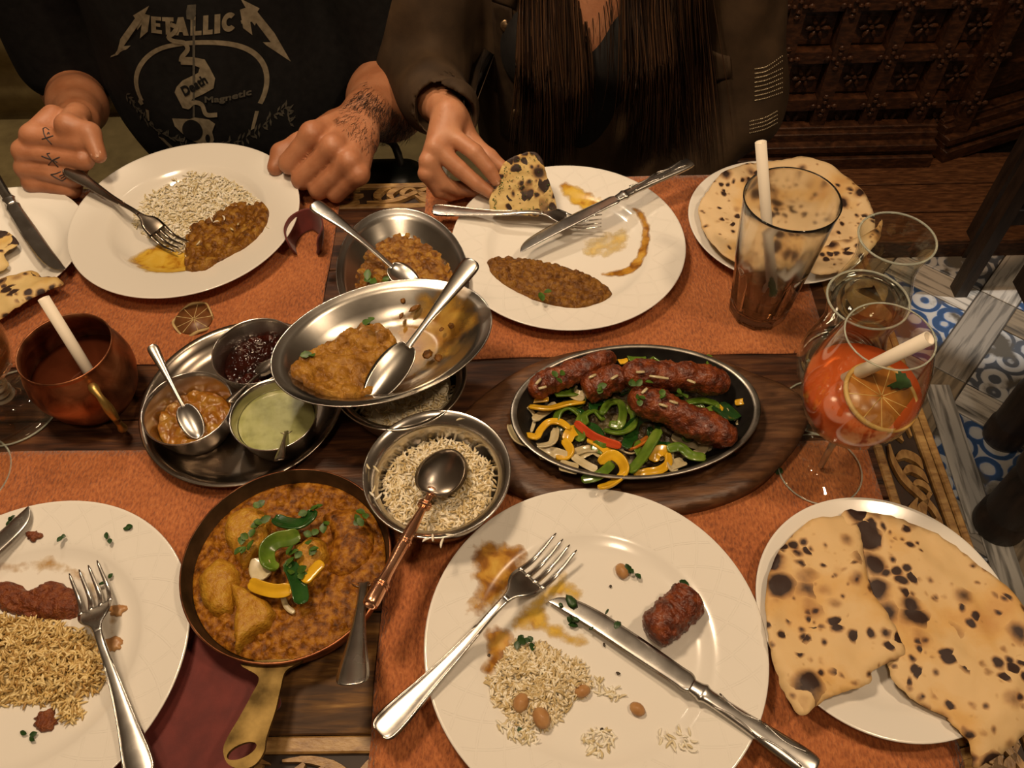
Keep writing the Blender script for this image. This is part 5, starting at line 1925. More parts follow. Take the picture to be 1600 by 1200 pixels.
def leaf(label, loc, rot, L=.035, w=.012, m=None, cat='mint leaf'):
    v, f = leaf_shape(L, w, 5, .3)
    o = mesh('mint_leaf', v, f, m or M['mint'], None, loc)
    o.rotation_euler = rot
    return tag(o, label, cat)


leaf('dark mint leaf in the orange cocktail under the straw', (.2850, .4330, T+.1405), (.1, 0, -.1), .036, .011)
leaf('mint leaf tucked behind the orange slice in the cocktail', (.3060, .4310, T+.1412), (0, -.1, -.5), .026, .009)
leaf('wilted mint leaf stuck inside the tall tumbler', (.262, .607, T+.058), (.9, .2, 1.2), .026, .008)
leaf('tiny dark leaf scrap on the placemat beside the cocktail foot', W(1213, 741, .003), (0, 0, .8), .009, .003)

q = jit(poly_px([(205, 1160), (300, 1000), (340, 975), (410, 1040), (438, 1096), (420, 1125), (380, 1215), (330, 1260), (190, 1260)], .004), 80, .001)
c = q.mean(0)
v, f, n = sheet(q-c, lambda V: .0052+.0010*fbm(V, 20, 3, 3), .0028, .006)
tag(mesh('napkin', v, f, M['napkin'], None, (c[0], c[1], T)), 'flat dark red napkin under the pan handle', 'napkin')
# rolled napkin: folded band standing on edge
P = spline([tuple(W(455, 388, .018)), tuple(W(452, 370, .018)), tuple(W(462, 352, .019)), tuple(W(485, 342, .019)), tuple(W(501, 352, .019)), tuple(W(504, 368, .018)), tuple(W(496, 388, .018))], 30)
v, f = ribbon([tuple(p) for p in P], .030, .0022, n=40, taper=0, cup=.04, tilt=math.pi/2*.86)
recenter('napkin', v, f, M['napkin'], 'folded dark red napkin loop beside the deep plate', 'napkin')

# ------------------------------------------------------------------ people


def skin_mat(name, cols, hairy=0.0):
    m, nt, b = new_mat(name)
    v = coords(nt)
    n = node(nt, 'ShaderNodeTexNoise', Scale=35.0, Detail=6.0)
    nt.links.new(v, n.inputs['Vector'])
    nt.links.new(ramp(nt, cols, n.outputs['Fac']), b.inputs['Base Color'])
    setp(b, Roughness=.48, Subsurface_Weight=.12, Subsurface_Radius=(.012, .005, .003), Subsurface_Scale=.4)
    n2 = node(nt, 'ShaderNodeTexNoise', Scale=320.0, Detail=4.0)
    nt.links.new(v, n2.inputs['Vector'])
    add_bump(nt, b, n2.outputs['Fac'], .22, .0012)
    return m


M['skin_m'] = skin_mat('skin', [(.3, (.33, .125, .055)), (.55, (.42, .175, .085)), (.75, (.47, .21, .11))])
M['skin_w'] = skin_mat('skin_fair', [(.3, (.40, .165, .080)), (.55, (.48, .215, .11)), (.75, (.52, .25, .135))])
M['nail'] = smat('finger_nail', (.62, .36, .25), .25)
M['tee'] = nmat('black_jersey', [(.3, (.0045, .0043, .0045)), (.7, (.009, .0086, .0088))], 90, 4, .9, bump=(700, .15, .0006), Specular_IOR_Level=.2)
M['tee_print'] = nmat('faded_print', [(.3, (.13, .105, .065)), (.7, (.24, .20, .135))], 120, 5, .8)
M['tee_print_dark'] = nmat('faded_print_dark', [(.3, (.045, .04, .03)), (.7, (.085, .075, .055))], 160, 5, .8)
M['jacket'] = nmat('olive_brown_twill', [(.3, (.030, .017, .008)), (.55, (.050, .029, .014)), (.8, (.075, .044, .021))], 22, 6, .8, bump=(500, .2, .0008), Specular_IOR_Level=.25)
M['black_top'] = nmat('black_top', [(.3, (.006, .005, .005)), (.7, (.012, .010, .009))], 60, 4, .7)
M['hair'] = nmat('dark_brown_hair', [(.2, (.010, .005, .003)), (.5, (.030, .014, .007)), (.8, (.075, .036, .016))], 60, 3, .38, attrc=.8)
M['hair_black'] = smat('black_body_hair', (.02, .011, .007), .5)
M['ink'] = smat('tattoo_ink', (.028, .022, .024), .55)


def merge(parts):
    V, F, n = [], [], 0
    for v, f in parts:
        V.append(np.asarray(v))
        F.append(np.asarray(f)+n)
        n += len(v)
    return np.vstack(V), np.vstack(F)


def smooth_mesh(V, F, it=2):
    """light laplacian smoothing for quad surface nets"""
    V = V.copy()
    n = len(V)
    E = np.vstack([F[:, [0, 1]], F[:, [1, 2]], F[:, [2, 3]], F[:, [3, 0]]])
    for _ in range(it):
        acc = np.zeros_like(V)
        cnt = np.zeros(n)
        np.add.at(acc, E[:, 0], V[E[:, 1]])
        np.add.at(cnt, E[:, 0], 1)
        np.add.at(acc, E[:, 1], V[E[:, 0]])
        np.add.at(cnt, E[:, 1], 1)
        V = V*.5+.5*acc/np.maximum(cnt, 1)[:, None]
    return V


def finger(j, r, k=.004):
    """chain of tapered capsules through joints j with radii r, bulging slightly at the knuckles"""
    out = []
    for i in range(len(j)-1):
        out.append(('c', tuple(j[i]), tuple(j[i+1]), r[i], r[i+1], k))
    return out


def V3(*a):
    return Vector(a)


# ---- man's right hand (image left): upright fist, thumb side up, fingers running to the right
def hand_man_right():
    mcp = [W(50, 212, .080), W(38, 236, .064), W(41, 262, .045), W(51, 285, .027)]
    pip = [W(124, 222, .078), W(130, 250, .060), W(117, 277, .041), W(113, 296, .023)]
    wr = (mcp[0]+mcp[3])/2+V3(.030, .090, -.004)
    P = []
    rad = [.0125, .0128, .0122, .0112]
    for i in range(4):
        m, p, r = mcp[i], pip[i], rad[i]
        d = p+V3(-.004, .030, -.004)
        t = d+V3(-.026, .006, -.002)
        P += finger([m, p*.55+m*.45, p], [r*1.06, r*.98, r*1.06], .0018)
        P += finger([p, d, t], [r*1.0, r*.92, r*.80], .0018)
        P.append(('c', tuple(m), tuple(m*.45+wr*.55+V3((i-1.5)*.0, 0, (1.5-i)*.010)), r*1.12, .0145, .007))
    P.append(('e', tuple((mcp[1]+mcp[2])/2*.5+wr*.5+V3(.012, -.004, 0)), (.024, .036, .034), .010))
    # thumb
    tb_ = [wr+V3(.020, -.030, .026), W(105, 196, .094), W(140, 208, .086), W(154, 243, .070)]
    P += finger(tb_, [.0165, .0140, .0128, .0098], .006)
    # wrist and forearm
    el = V3(-.690, 1.15, T-.03)
    P.append(('c', tuple(wr), tuple(wr*.6+el*.4), .0270, .036, .02))
    P.append(('c', tuple(wr*.6+el*.4), tuple(el), .037, .045, .02))
    P.append(('c', tuple(el), (-.655, 1.14, T+.34), .046, .055, .03))
    return P, tb_, mcp, pip


def hand_man_left():
    mcp = [W(488, 210, .082), W(521, 230, .076), W(546, 253, .066), W(560, 272, .054)]
    pip = [W(452, 255, .048), W(472, 280, .034), W(498, 296, .026), W(525, 302, .022)]
    wr = V3(-.203, .962, T+.046)
    P = []
    rad = [.0135, .0135, .0128, .0118]
    for i in range(4):
        m, p, r = mcp[i], pip[i], rad[i]
        d = p+V3(.010, .026, -.009+.003*i)
        t = d+V3(.012, .018, .010)
        P += finger([m, p*.5+m*.5, p], [r*1.10, r*.98, r*1.05], .0018)
        P += finger([p, d, t], [r*.98, r*.90, r*.8], .0018)
        P.append(('c', tuple(m), tuple(m*.35+wr*.65), r*1.12, .017, .007))
    P.append(('e', tuple((mcp[1]+mcp[2])/2*.5+wr*.5+V3(-.004, 0, -.010)), (.032, .032, .024), .010))
    tb_ = [wr+V3(-.045, -.012, -.006), W(468, 226, .046), W(440, 240, .042), W(430, 262, .034)]
    P += finger(tb_, [.0175, .0145, .0132, .0105], .006)
    el = V3(-.172, 1.100, T-.012)
    P.append(('c', tuple(wr), tuple(wr*.5+el*.5), .0340, .053, .02))
    P.append(('c', tuple(wr*.5+el*.5), tuple(el), .054, .058, .02))
    P.append(('c', tuple(el), (-.215, 1.13, T+.36), .048, .046, .02))
    return P, tb_, mcp, pip


def hand_woman():
    mcp = [W(703, 209, .088), W(680, 230, .082), W(669, 252, .070), W(666, 271, .058)]
    wr = W(703, 180, .094)
    ch = [[mcp[0], W(742, 238, .080), W(764, 264, .064), W(776, 283, .052)],
          [mcp[1], W(718, 264, .060), W(744, 286, .046), W(766, 301, .036)],
          [mcp[2], W(692, 287, .040), W(716, 297, .026), W(742, 300, .024)],
          [mcp[3], W(686, 299, .030), W(703, 305, .018), W(722, 303, .018)]]
    P = []
    rad = [.0098, .0100, .0094, .0084]
    for i in range(4):
        r = rad[i]
        P += finger(ch[i], [r*1.10, r*1.06, r*.92, r*.74], .0016)
        P.append(('c', tuple(mcp[i]), tuple(mcp[i]*.35+wr*.65), r*1.12, .0145, .006))
    P.append(('e', tuple((mcp[1]+mcp[2])/2*.55+wr*.45+V3(.006, .008, -.006)), (.020, .028, .022), .009))
    tb_ = [wr*.6+mcp[0]*.4+V3(.012, .014, -.014), W(738, 224, .066), W(764, 246, .058), W(786, 262, .050)]
    P += finger(tb_, [.0140, .0115, .0105, .0080], .005)
    el = V3(-.140, 1.05, T+.04)
    P.append(('c', tuple(wr), tuple(wr*.6+el*.4), .0215, .027, .015))
    P.append(('c', tuple(wr*.6+el*.4), tuple(el), .028, .034, .015))
    return P, tb_, ch


def hair_stubble(name, body_bvh, origins, n, L, m, parent, seed=0, r=.00022):
    pass


def nail(parent, tip, prev, toward, w=.0055, L=.009, r=.01):
    """small curved nail plate on the finger tip, facing 'toward'"""
    t = (Vector(tip)-Vector(prev)).normalized()
    nrm = (Vector(toward)-t*Vector(toward).dot(t)).normalized()
    s = t.cross(nrm)
    v, f = [], []
    for i in range(6):
        u = i/5
        for j in range(5):
            a = (j-2)/2
            k = math.sin(math.pi*min(1, .25+u*.62))
            v.append(Vector(tip)+t*(r*.55-L*(1-u)*.9)+s*(a*w*k)+nrm*(r*1.0*math.cos(a*.62)-.0002-.0012*u*u))
    for i in range(5):
        for j in range(4):
            f.append((i*5+j, i*5+j+1, i*5+j+6, i*5+j+5))
    mesh('finger_nail', v, f, M['nail'], parent)


def bvh_of(o):
    return BVHTree.FromPolygons([v.co.copy() for v in o.data.vertices], [tuple(p.vertices) for p in o.data.polygons])


def head_prims(cx, cy, cz):
    """chin-to-crown 0.22; looks down toward the table (-y)"""
    return [('e', (cx, cy+.012, cz+.035), (.076, .095, .098), .03),
            ('e', (cx, cy-.030, cz-.045), (.055, .058, .070), .03),
            ('c', (cx, cy-.095, cz+.020), (cx, cy-.112, cz-.018), .009, .014, .010),
            ('e', (cx, cy-.078, cz-.060), (.026, .014, .010), .010),
            ('e', (cx-.078, cy+.012, cz-.005), (.010, .020, .032), .006),
            ('e', (cx+.078, cy+.012, cz-.005), (.010, .020, .032), .006)]


# ================================================================== man
MX = -.43
body = []
pr_r, th_r, mcp_r, pip_r = hand_man_right()
pr_l, th_l, mcp_l, pip_l = hand_man_left()
for pr_ in (pr_r, pr_l):
    v, f = sdf(pr_, .0022)
    body.append((smooth_mesh(v, f, 2), f))
trunk = [('c', (MX, 1.17, T-.10), (MX, 1.16, T+.10), .09, .09, .03), ('c', (MX, 1.16, T+.1), (MX, 1.14, T+.33), .09, .08, .03),
         ('c', (MX-.15, 1.12, T+.36), (MX+.15, 1.12, T+.36), .055, .055, .05), ('c', (MX, 1.10, T+.40), (MX, 1.07, T+.52), .056, .052, .03)]
trunk += head_prims(MX, 1.045, T+.62)
v, f = sdf(trunk, .007)
body.append((v, f))
V, F = merge(body)
man = mesh('person', V, F, M['skin_m'])
tag(man, 'person in a black printed t-shirt with knuckle tattoos, fists beside a plate', 'person')
bv_m = bvh_of(man)


def folds(scale, amp, seed, stretch=(1, 1, .45)):
    def fn(P):
        Q = P*np.array(stretch)
        return np.array([amp*noise.noise((p[0]*scale+seed, p[1]*scale, p[2]*scale)) for p in Q])
    return fn


def arm_carve(a, b_, r):
    return ('x', a, b_, r, r, .004)


elr = (-.690, 1.15, T-.03)
ell = (-.172, 1.100, T-.012)
sh_r, sh_l = (-.655, 1.14, T+.34), (-.215, 1.13, T+.36)


def lerp3(a, b_, t):
    return tuple(a[i]*(1-t)+b_[i]*t for i in range(3))


tee = [('c', (MX, 1.165, T-.12), (MX, 1.15, T-.02), .172, .178, .05, ((0, 1, 0), .80)),
       ('c', (MX, 1.15, T-.02), (MX, 1.13, T+.24), .178, .165, .05, ((0, 1, 0), .82)),
       ('c', (MX-.13, 1.13, T+.31), (MX+.13, 1.13, T+.31), .092, .092, .06),
       ('c', lerp3(sh_r, elr, 0), lerp3(sh_r, elr, .84), .074, .067, .035),
       ('c', lerp3(sh_l, ell, 0), lerp3(sh_l, ell, .86), .076, .068, .035),
       arm_carve(lerp3(sh_r, elr, .82), lerp3(sh_r, elr, 1.15), .058), arm_carve(lerp3(sh_l, ell, .84), lerp3(sh_l, ell, 1.15), .060)]
v, f = sdf(tee, .0048, disp=folds(16, .006, 3))
v = smooth_mesh(v, f, 1)
shirt = mesh('t_shirt', v, f, M['tee'], man)
tag(shirt, 'black t-shirt with a faded gothic band print')
bv_s = bvh_of(shirt)


def decal(name, polys, m, parent, off=.0009, res=.006, plane=1.012, bv=None, holes=(), inv=None):
    """2D print outlines (given on the shirt front in photo pixels) laid onto the shirt along +y"""
    bv = bv or bv_s
    g = G()
    for pl in polys:
        q = np.array([(lambda p: (p.x, p.z))(Yp(x, y, plane)) for x, y in pl])
        try:
            V2, F2 = tri(q, res, [np.array([(lambda p: (p.x, p.z))(Yp(x, y, plane)) for x, y in h]) for h in holes])
        except Exception:
            continue
        pts = []
        ok = True
        for x, z in V2:
            h = bv.ray_cast(Vector((x, .6, z)), Vector((0, 1, 0)), 1.2)
            if h[0] is None:
                ok = False
                break
            pts.append(h[0]+Vector((0, -off, 0)))
        if ok and len(F2):
            g.add(pts, [tuple(t) for t in F2])
    if g.v:
        return g.build(name, m, parent)


def zs(pts):
    return [(140+x/4.706, y/4.706) for x, y in pts]


def mir(pts):
    return [(1570-x, y) for x, y in pts][::-1]


boltL = [(105, 515), (225, 290), (345, 112), (330, 92), (462, -8), (405, 105), (248, 345), (303, 332), (280, 358), (185, 440)]
legM = [(412, 62), (464, 70), (440, 205), (376, 268), (396, 150), (360, 205), (352, 185)]
E_ = [(472, 75), (548, 75), (548, 104), (506, 104), (506, 126), (540, 126), (540, 154), (506, 154), (506, 180), (550, 180), (550, 210), (468, 210)]
T_ = [(556, 75), (640, 75), (640, 106), (615, 106), (615, 210), (580, 210), (580, 106), (556, 106)]
A_ = [(672, 75), (712, 75), (750, 210), (712, 210), (705, 184), (681, 184), (674, 210), (636, 210)]
L1 = [(762, 75), (798, 75), (798, 178), (842, 178), (842, 210), (762, 210)]
L2 = [(852, 75), (888, 75), (888, 178), (920, 178), (920, 210), (852, 210)]
I_ = [(932, 75), (972, 75), (972, 210), (932, 210)]
C_ = [(1034+52*math.cos(a), 143-68*math.sin(a)) for a in np.linspace(.75, 5.55, 18)]+[(1034+20*math.cos(a), 143-30*math.sin(a)) for a in np.linspace(5.45, .85, 14)]
decal('band_lettering', [zs(p) for p in (boltL, legM, mir(boltL), mir(legM), E_, T_, A_, L1, L2, I_, C_, [(1112, 148), (1185, 148), (1196, 172), (1118, 172)])], M['tee_print'], shirt)
ring = [(822+498*math.cos(a), 600-355*math.sin(a)) for a in np.linspace(-.42, math.pi+.42, 60)]
ring += [(822+462*math.cos(a), 600-322*math.sin(a)) for a in np.linspace(math.pi+.42, -.42, 60)]
decal('ring_print', [zs(ring)], M['tee_print'], shirt, .0007)
decal('sword_print', [zs([(776, 100), (796, 100), (798, 800), (782, 800)]), zs([(740, -10), (800, -10), (800, 60), (784, 100), (735, 90), (730, 40)])], M['tee_print_dark'], shirt, .0011)


def band2(path, w, n=30):
    P = spline(path, n)
    t = np.gradient(P, axis=0)
    t /= np.linalg.norm(t, axis=1)[:, None]+1e-9
    nr = np.c_[-t[:, 1], t[:, 0]]*w/2
    return [tuple(p) for p in P+nr]+[tuple(p) for p in (P-nr)[::-1]]


decal('banner_print', [zs(band2([(615, 125), (660, 150), (640, 190), (600, 228), (640, 255), (715, 262), (742, 310), (700, 370), (690, 410)], 34)), zs([(684, 372), (780, 365), (868, 380), (905, 440), (945, 515), (935, 582), (860, 625), (775, 670), (750, 745), (705, 742), (640, 640), (655, 600), (700, 548), (820, 478), (832, 440), (790, 425), (690, 430)]), zs(band2([(745, 730), (790, 690), (850, 700), (885, 765), (965, 765)], 32))], M['tee_print'], shirt, .0014, .004)
decal('emblem_print', [zs([(625, 825), (760, 812), (800, 795), (905, 800), (950, 830), (928, 890), (942, 950), (915, 1000), (860, 1000), (780, 975), (700, 925), (645, 880)])], M['tee_print'], shirt, .0014, .004)
decal('emblem_print', [zs([(780+78*math.cos(a), 892-78*math.sin(a)) for a in np.linspace(0, 6.28, 24, endpoint=False)]), zs([(895+18*math.cos(a), 940-32*math.sin(a)) for a in np.linspace(0, 6.28, 12, endpoint=False)])], M['tee'], shirt, .0019, .004)
decal('side_bar_print', [zs(p) for p in ([(412, 800), (440, 800), (440, 890), (425, 895)], [(1228, 780), (1255, 785), (1225, 895), (1200, 905)], [(505, 1000), (550, 1000), (660, 1085), (620, 1090)], [(1150, 1005), (1115, 1020), (1062, 1090), (1100, 1080)], [(370, 700), (398, 760), (372, 785), (350, 765)])], M['tee_print'], shirt, .0008)
# wreath of small leaves
rg = random.Random(5)
lv = []
for path in ([(240, 760), (330, 830), (430, 910), (540, 960), (660, 985), (760, 1030)], [(1470, 900), (1440, 800), (1350, 830), (1240, 920), (1120, 965), (1000, 985), (900, 1030)]):
    for (x, y) in spline(path, 26):
        for s in (-1, 1):
            a = rg.uniform(-.9, .9)+s*.9
            L_ = rg.uniform(38, 62)
            lv.append(zs([(x, y), (x+L_*.5*math.cos(a)-8*math.sin(a), y+L_*.5*math.sin(a)+8*math.cos(a)), (x+L_*math.cos(a), y+L_*math.sin(a)), (x+L_*.5*math.cos(a)+8*math.sin(a), y+L_*.5*math.sin(a)-8*math.cos(a))]))
decal('wreath_print', lv, M['tee_print_dark'], shirt, .0010, .01)


def text_mesh(body_, size, extrude=0.0):
    cu = bpy.data.curves.new('lettering', 'FONT')
    cu.body = body_
    cu.size = size
    ob = bpy.data.objects.new('lettering', cu)
    COL.objects.link(ob)
    dg = bpy.context.evaluated_depsgraph_get()
    me = bpy.data.meshes.new_from_object(ob.evaluated_get(dg))
    bpy.data.objects.remove(ob)
    bm = bmesh.new()
    bm.from_mesh(me)
    bmesh.ops.triangulate(bm, faces=bm.faces)
    v = [tuple(p.co) for p in bm.verts]
    f = [tuple(q.index for q in p.verts) for p in bm.faces]
    bm.free()
    bpy.data.meshes.remove(me)
    return v, f


def text_decal(name, s, x0, y0, x1, y1, hgt, m, off, parent, bold=0.0, bv=None, plane=1.012, zf=zs):
    """text with its baseline from (x0,y0) to (x1,y1) in print coordinates, letter height hgt"""
    v, f = text_mesh(s, 1.0)
    P = np.array(v)
    wd_ = P[:, 0].max()-P[:, 0].min()
    P[:, 0] -= P[:, 0].min()
    d = np.array([x1-x0, y1-y0], float)
    L_ = np.hypot(*d)
    d /= L_
    nn = np.array([d[1], -d[0]])
    g = G()
    for sh in ((0, 0), (bold, 0), (0, bold), (bold, bold)) if bold else ((0, 0),):
        pts = []
        for p in P:
            q = np.array([x0, y0])+d*(p[0]/wd_*L_+sh[0])+nn*(p[1]*hgt/.72+sh[1])
            w_ = Yp(*zf([tuple(q)])[0], plane)
            h = (bv or bv_s).ray_cast(Vector((w_.x, .6, w_.z)), Vector((0, 1, 0)), 1.2)
            pts.append((h[0] if h[0] else Vector((w_.x, plane, w_.z)))+Vector((0, -off-.00005*sh[0], 0)))
        g.add(pts, f)
    return g.build(name, m, parent, smooth=False)


text_decal('banner_lettering', 'Death', 720, 655, 892, 545, 66, M['tee'], .0022, shirt, 7)
text_decal('title_lettering', 'Magnetic', 872, 682, 1195, 668, 40, M['tee_print_dark'], .0016, shirt, 5)

# tattoos on the knuckles of the right hand, hair on the left forearm
CAM = Vector((0, 0, T+CH))


def on_body(bv, px, py):
    d = (r2*((px-800)/FPX)-u2*((py-600)/FPX)+fw).normalized()
    h = bv.ray_cast(CAM, d, 4)
    return h


def stroke(bv, pts, r, m, parent, name='tattoo', zf=None):
    P = []
    for x, y in spline(pts, max(4, 3*len(pts))):
        h = on_body(bv, x, y)
        if h[0] is None:
            continue
        P.append(h[0]+h[1]*(.0002 if h[1].dot(CAM-h[0]) > 0 else -.0002))
    if len(P) > 2:
        v, f = tube(P, r, 5, flat=.35, up=(0, -.6, .8))
        return v, f


def zt(pts):
    return [(10+x/7.5, 160+y/7.5) for x, y in pts]


for strokes in ([[(428, 310), (455, 400), (535, 492)], [(415, 430), (490, 410), (550, 390)], [(428, 310), (460, 298), (500, 325)], [(480, 375), (495, 350), (505, 372)]],
                [[(412, 628), (500, 660), (600, 700)], [(475, 600), (520, 660), (610, 760)], [(490, 735), (540, 680), (625, 640)], [(475, 600), (512, 595)]],
                [[(520, 845), (580, 880), (655, 918)], [(520, 845), (580, 835), (640, 812)], [(655, 918), (700, 885)], [(620, 865), (680, 842)], [(640, 890), (690, 860)]]):
    g = G()
    for s in strokes:
        r_ = stroke(bv_m, zt(s), .0008, None, None)
        if r_:
            g.add(*r_)
    if g.v:
        tag(g.build('tattoo', M['ink'], man), 'dark line tattoo on a finger')
g = G()
rg = random.Random(8)
for _ in range(2600):
    t, s = rg.random(), rg.uniform(-1, 1)
    px, py = 560+(612-560)*t+s*38, 225+(165-225)*t+s*38
    h = on_body(bv_m, px, py)
    if h[0] is None or h[0].y > 1.2 or h[0].z < T-.06:
        continue
    d = (Vector((-.5, -.75, -.2))+Vector((rg.uniform(-.5, .5), rg.uniform(-.5, .5), rg.uniform(-.3, .3)))).normalized()
    L_ = rg.uniform(.006, .013)
    n_ = h[1] if h[1].dot(CAM-h[0]) > 0 else -h[1]
    v, f = tube([h[0], h[0]+d*L_*.5+n_*.0013, h[0]+d*L_+n_*.001], [.00020, .00017, .00008], 3, caps=False)
    g.add(v, f)
tag(g.build('forearm_hair', M['hair_black'], man), 'dark hair on the forearm', None, None, 'stuff')
nail(man, th_r[3], th_r[2], (.2, -.7, .5), .0062, .011, .0100)
nail(man, th_l[3], th_l[2], (-.8, -.2, .5), .0062, .011, .0105)
# short hair cap of the man (above the frame)
v, f = sdf([('e', (MX, 1.063, T+.672), (.083, .098, .085), .01)], .006)
hc_ = mesh('hair', v, f, M['hair'], man)
attr(hc_, 'rnd', np.full(len(v), .3))

# ================================================================== woman
WX = .095
pr_w, th_w, ch_w = hand_woman()
v, f = sdf(pr_w, .0018)
body = [(smooth_mesh(v, f, 2), f)]
trunk = [('c', (WX, 1.16, T-.15), (WX, 1.13, T+.10), .10, .10, .05), ('c', (WX, 1.13, T+.1), (WX, 1.115, T+.27), .10, .085, .05),
         ('c', (WX-.11, 1.12, T+.29), (WX+.11, 1.12, T+.29), .045, .045, .05), ('c', (WX, 1.10, T+.32), (WX, 1.06, T+.44), .046, .044, .03),
         ('e', (WX, 1.078, T+.16), (.088, .062, .14), .04)]
trunk += head_prims(WX, 1.035, T+.54)
v, f = sdf(trunk, .006)
body.append((v, f))
V, F = merge(body)
woman = mesh('person', V, F, M['skin_w'])
tag(woman, 'person with long dark hair and olive brown jacket holding a flatbread piece', 'person')
for k, tw in ((0, (-.1, -.5, .8)), (1, (-.2, -.5, .8))):
    nail(woman, ch_w[k][3], ch_w[k][2], tw, .0042, .009, .0076)

top = [('c', (WX, 1.165, T-.15), (WX, 1.14, T+.02), .125, .122, .05, ((0, 1, 0), .85)), ('c', (WX, 1.14, T+.02), (WX, 1.12, T+.13), .122, .118, .05, ((0, 1, 0), .92)),
       ('e', (WX-.055, 1.045, T+.085), (.062, .055, .065), .03), ('e', (WX+.055, 1.045, T+.085), (.062, .055, .065), .03),
       ('x', (WX-.010, .985, T+.29), (WX-.014, .965, T+.092), .090, .044, .006)]
v, f = sdf(top, .005, disp=folds(22, .003, 9))
mesh('black_top', v, f, M['black_top'], woman)
elw = (-.140, 1.05, T+.04)
shw_r, shw_l = (-.075, 1.13, T+.28), (.275, 1.13, T+.28)
ell_w = (.335, 1.085, T-.04)
wrw = tuple(W(703, 180, .094))
jk = [('c', (WX, 1.17, T-.12), (WX, 1.155, T+.02), .165, .160, .05, ((0, 1, 0), .86)), ('c', (WX, 1.155, T+.02), (WX, 1.14, T+.20), .160, .150, .05, ((0, 1, 0), .86)),
      ('c', (WX-.11, 1.14, T+.27), (WX+.11, 1.14, T+.27), .085, .085, .05),
      ('c', shw_r, elw, .066, .056, .03), ('c', elw, lerp3(elw, wrw, .93), .056, .040, .025),
      ('c', shw_l, ell_w, .068, .060, .03), ('c', ell_w, (.22, 1.02, T-.16), .058, .045, .025),
      ('x', (WX, .965, T+.40), (WX, .955, T-.02), .105, .085, .006), ('x', (WX, .955, T-.02), (WX, .955, T-.36), .085, .08, .006),
      ('x', lerp3(elw, wrw, .72), lerp3(elw, wrw, 1.25), .033, .031, .004)]
v, f = sdf(jk, .0046, disp=folds(20, .008, 21, (1, 1, .6)))
v = smooth_mesh(v, f, 1)
jacket = mesh('jacket', v, f, M['jacket'], woman)
tag(jacket, 'olive brown button jacket')
bv_j = bvh_of(jacket)


def patch(name, pts, plane, off, m, parent, thick=.002, res=.008):
    """sewn-on fabric piece laid on the jacket front (outline in photo pixels on a front plane)"""
    q = np.array([(lambda p: (p.x, p.z))(Yp(x, y, plane)) for x, y in pts])
    V2, F2 = tri(q, res)
    P = []
    for x, z in V2:
        h = bv_j.ray_cast(Vector((x, .6, z)), Vector((0, 1, 0)), 1.2)
        if h[0] is None:
            return None
        P.append(h[0]+Vector((0, -off, 0)))
    n = len(P)
    v = P+[p+Vector((0, off+.001, 0)) for p in P]
    f = [tuple(t) for t in F2]
    cnt = set()
    for t in F2:
        for a, b_ in ((t[0], t[1]), (t[1], t[2]), (t[2], t[0])):
            cnt.add((a, b_))
    for a, b_ in cnt:
        if (b_, a) not in cnt:
            f.append((b_, a, a+n, b_+n))
    return mesh(name, v, f, m, parent)


M['seam'] = nmat('dark_olive_seam', [(.3, (.020, .011, .006)), (.7, (.040, .024, .012))], 60, 5, .8, Specular_IOR_Level=.2)
patch('placket', [(766, 50), (800, 46), (806, 150), (812, 258), (782, 258), (774, 150)], .99, .0045, M['seam'], jacket)
patch('pocket_flap', [(722, 118), (740, 112), (772, 128), (776, 186), (748, 172), (724, 146)], .99, .0035, M['jacket'], jacket)
patch('pocket_flap', [(1110, 128), (1150, 122), (1152, 150), (1125, 172), (1104, 160)], .99, .0035, M['jacket'], jacket)
patch('lapel', [(775, -40), (815, -40), (806, 44), (768, 50), (762, 10)], .99, .0035, M['jacket'], jacket)
M['antique'] = nmat('antique_metal', [(.3, (.16, .10, .05)), (.7, (.40, .28, .16))], 200, 3, .35, .9)
for px, py, r in ((791, 74, .0085), (745, 162, .0065), (806, 200, .0065)):
    p = Yp(px, py, .99)
    h = bv_j.ray_cast(Vector((p.x, .6, p.z)), Vector((0, 1, 0)), 1.2)
    if h[0] is None:
        continue
    v, f = lathe([(0, .003), (r*.35, .0032), (r*.5, .0022), (r*.8, .0024), (r, .0012), (r*.95, 0), (0, 0)], 20)
    o = mesh('button', v, f, M['antique'], jacket, h[0]+Vector((0, -.0034, 0)))
    o.rotation_euler = (math.radians(75), 0, 0)
M['bead'] = nmat('gold_beads', [(.3, (.30, .24, .15)), (.7, (.62, .52, .36))], 300, 2, .3, .7)
# rows of small beads on the sleeve
for rows in ([[(1180, 108+k*7), (1198, 104+k*7), (1222, 92+k*7.5-(4 if k < 2 else 0))] for k in range(8)], [[(1172, 190+k*6), (1195, 184+k*6), (1214, 174+k*6)] for k in range(4)]):
    g = G()
    for rw in rows:
        for (x, y) in spline(rw, 18):
            h = on_body(bv_j, x, y)
            if h[0] is None:
                continue
            v, f = lathe([(0, -1), (.8, -.5), (.8, .5), (0, 1)], 6)
            g.add(v, f, Matrix.Translation(h[0]) @ Matrix.Scale(.0014, 4))
    if g.v:
        tag(g.build('bead_trim', M['bead'], jacket), 'rows of gold beads on the sleeve', None, None, 'stuff')
# long hair: strands falling in two curtains over the jacket
rg = random.Random(3)
g = G()
rn = []
bv_t = bvh_of([c for c in woman.children if c.name.startswith('black_top')][0])


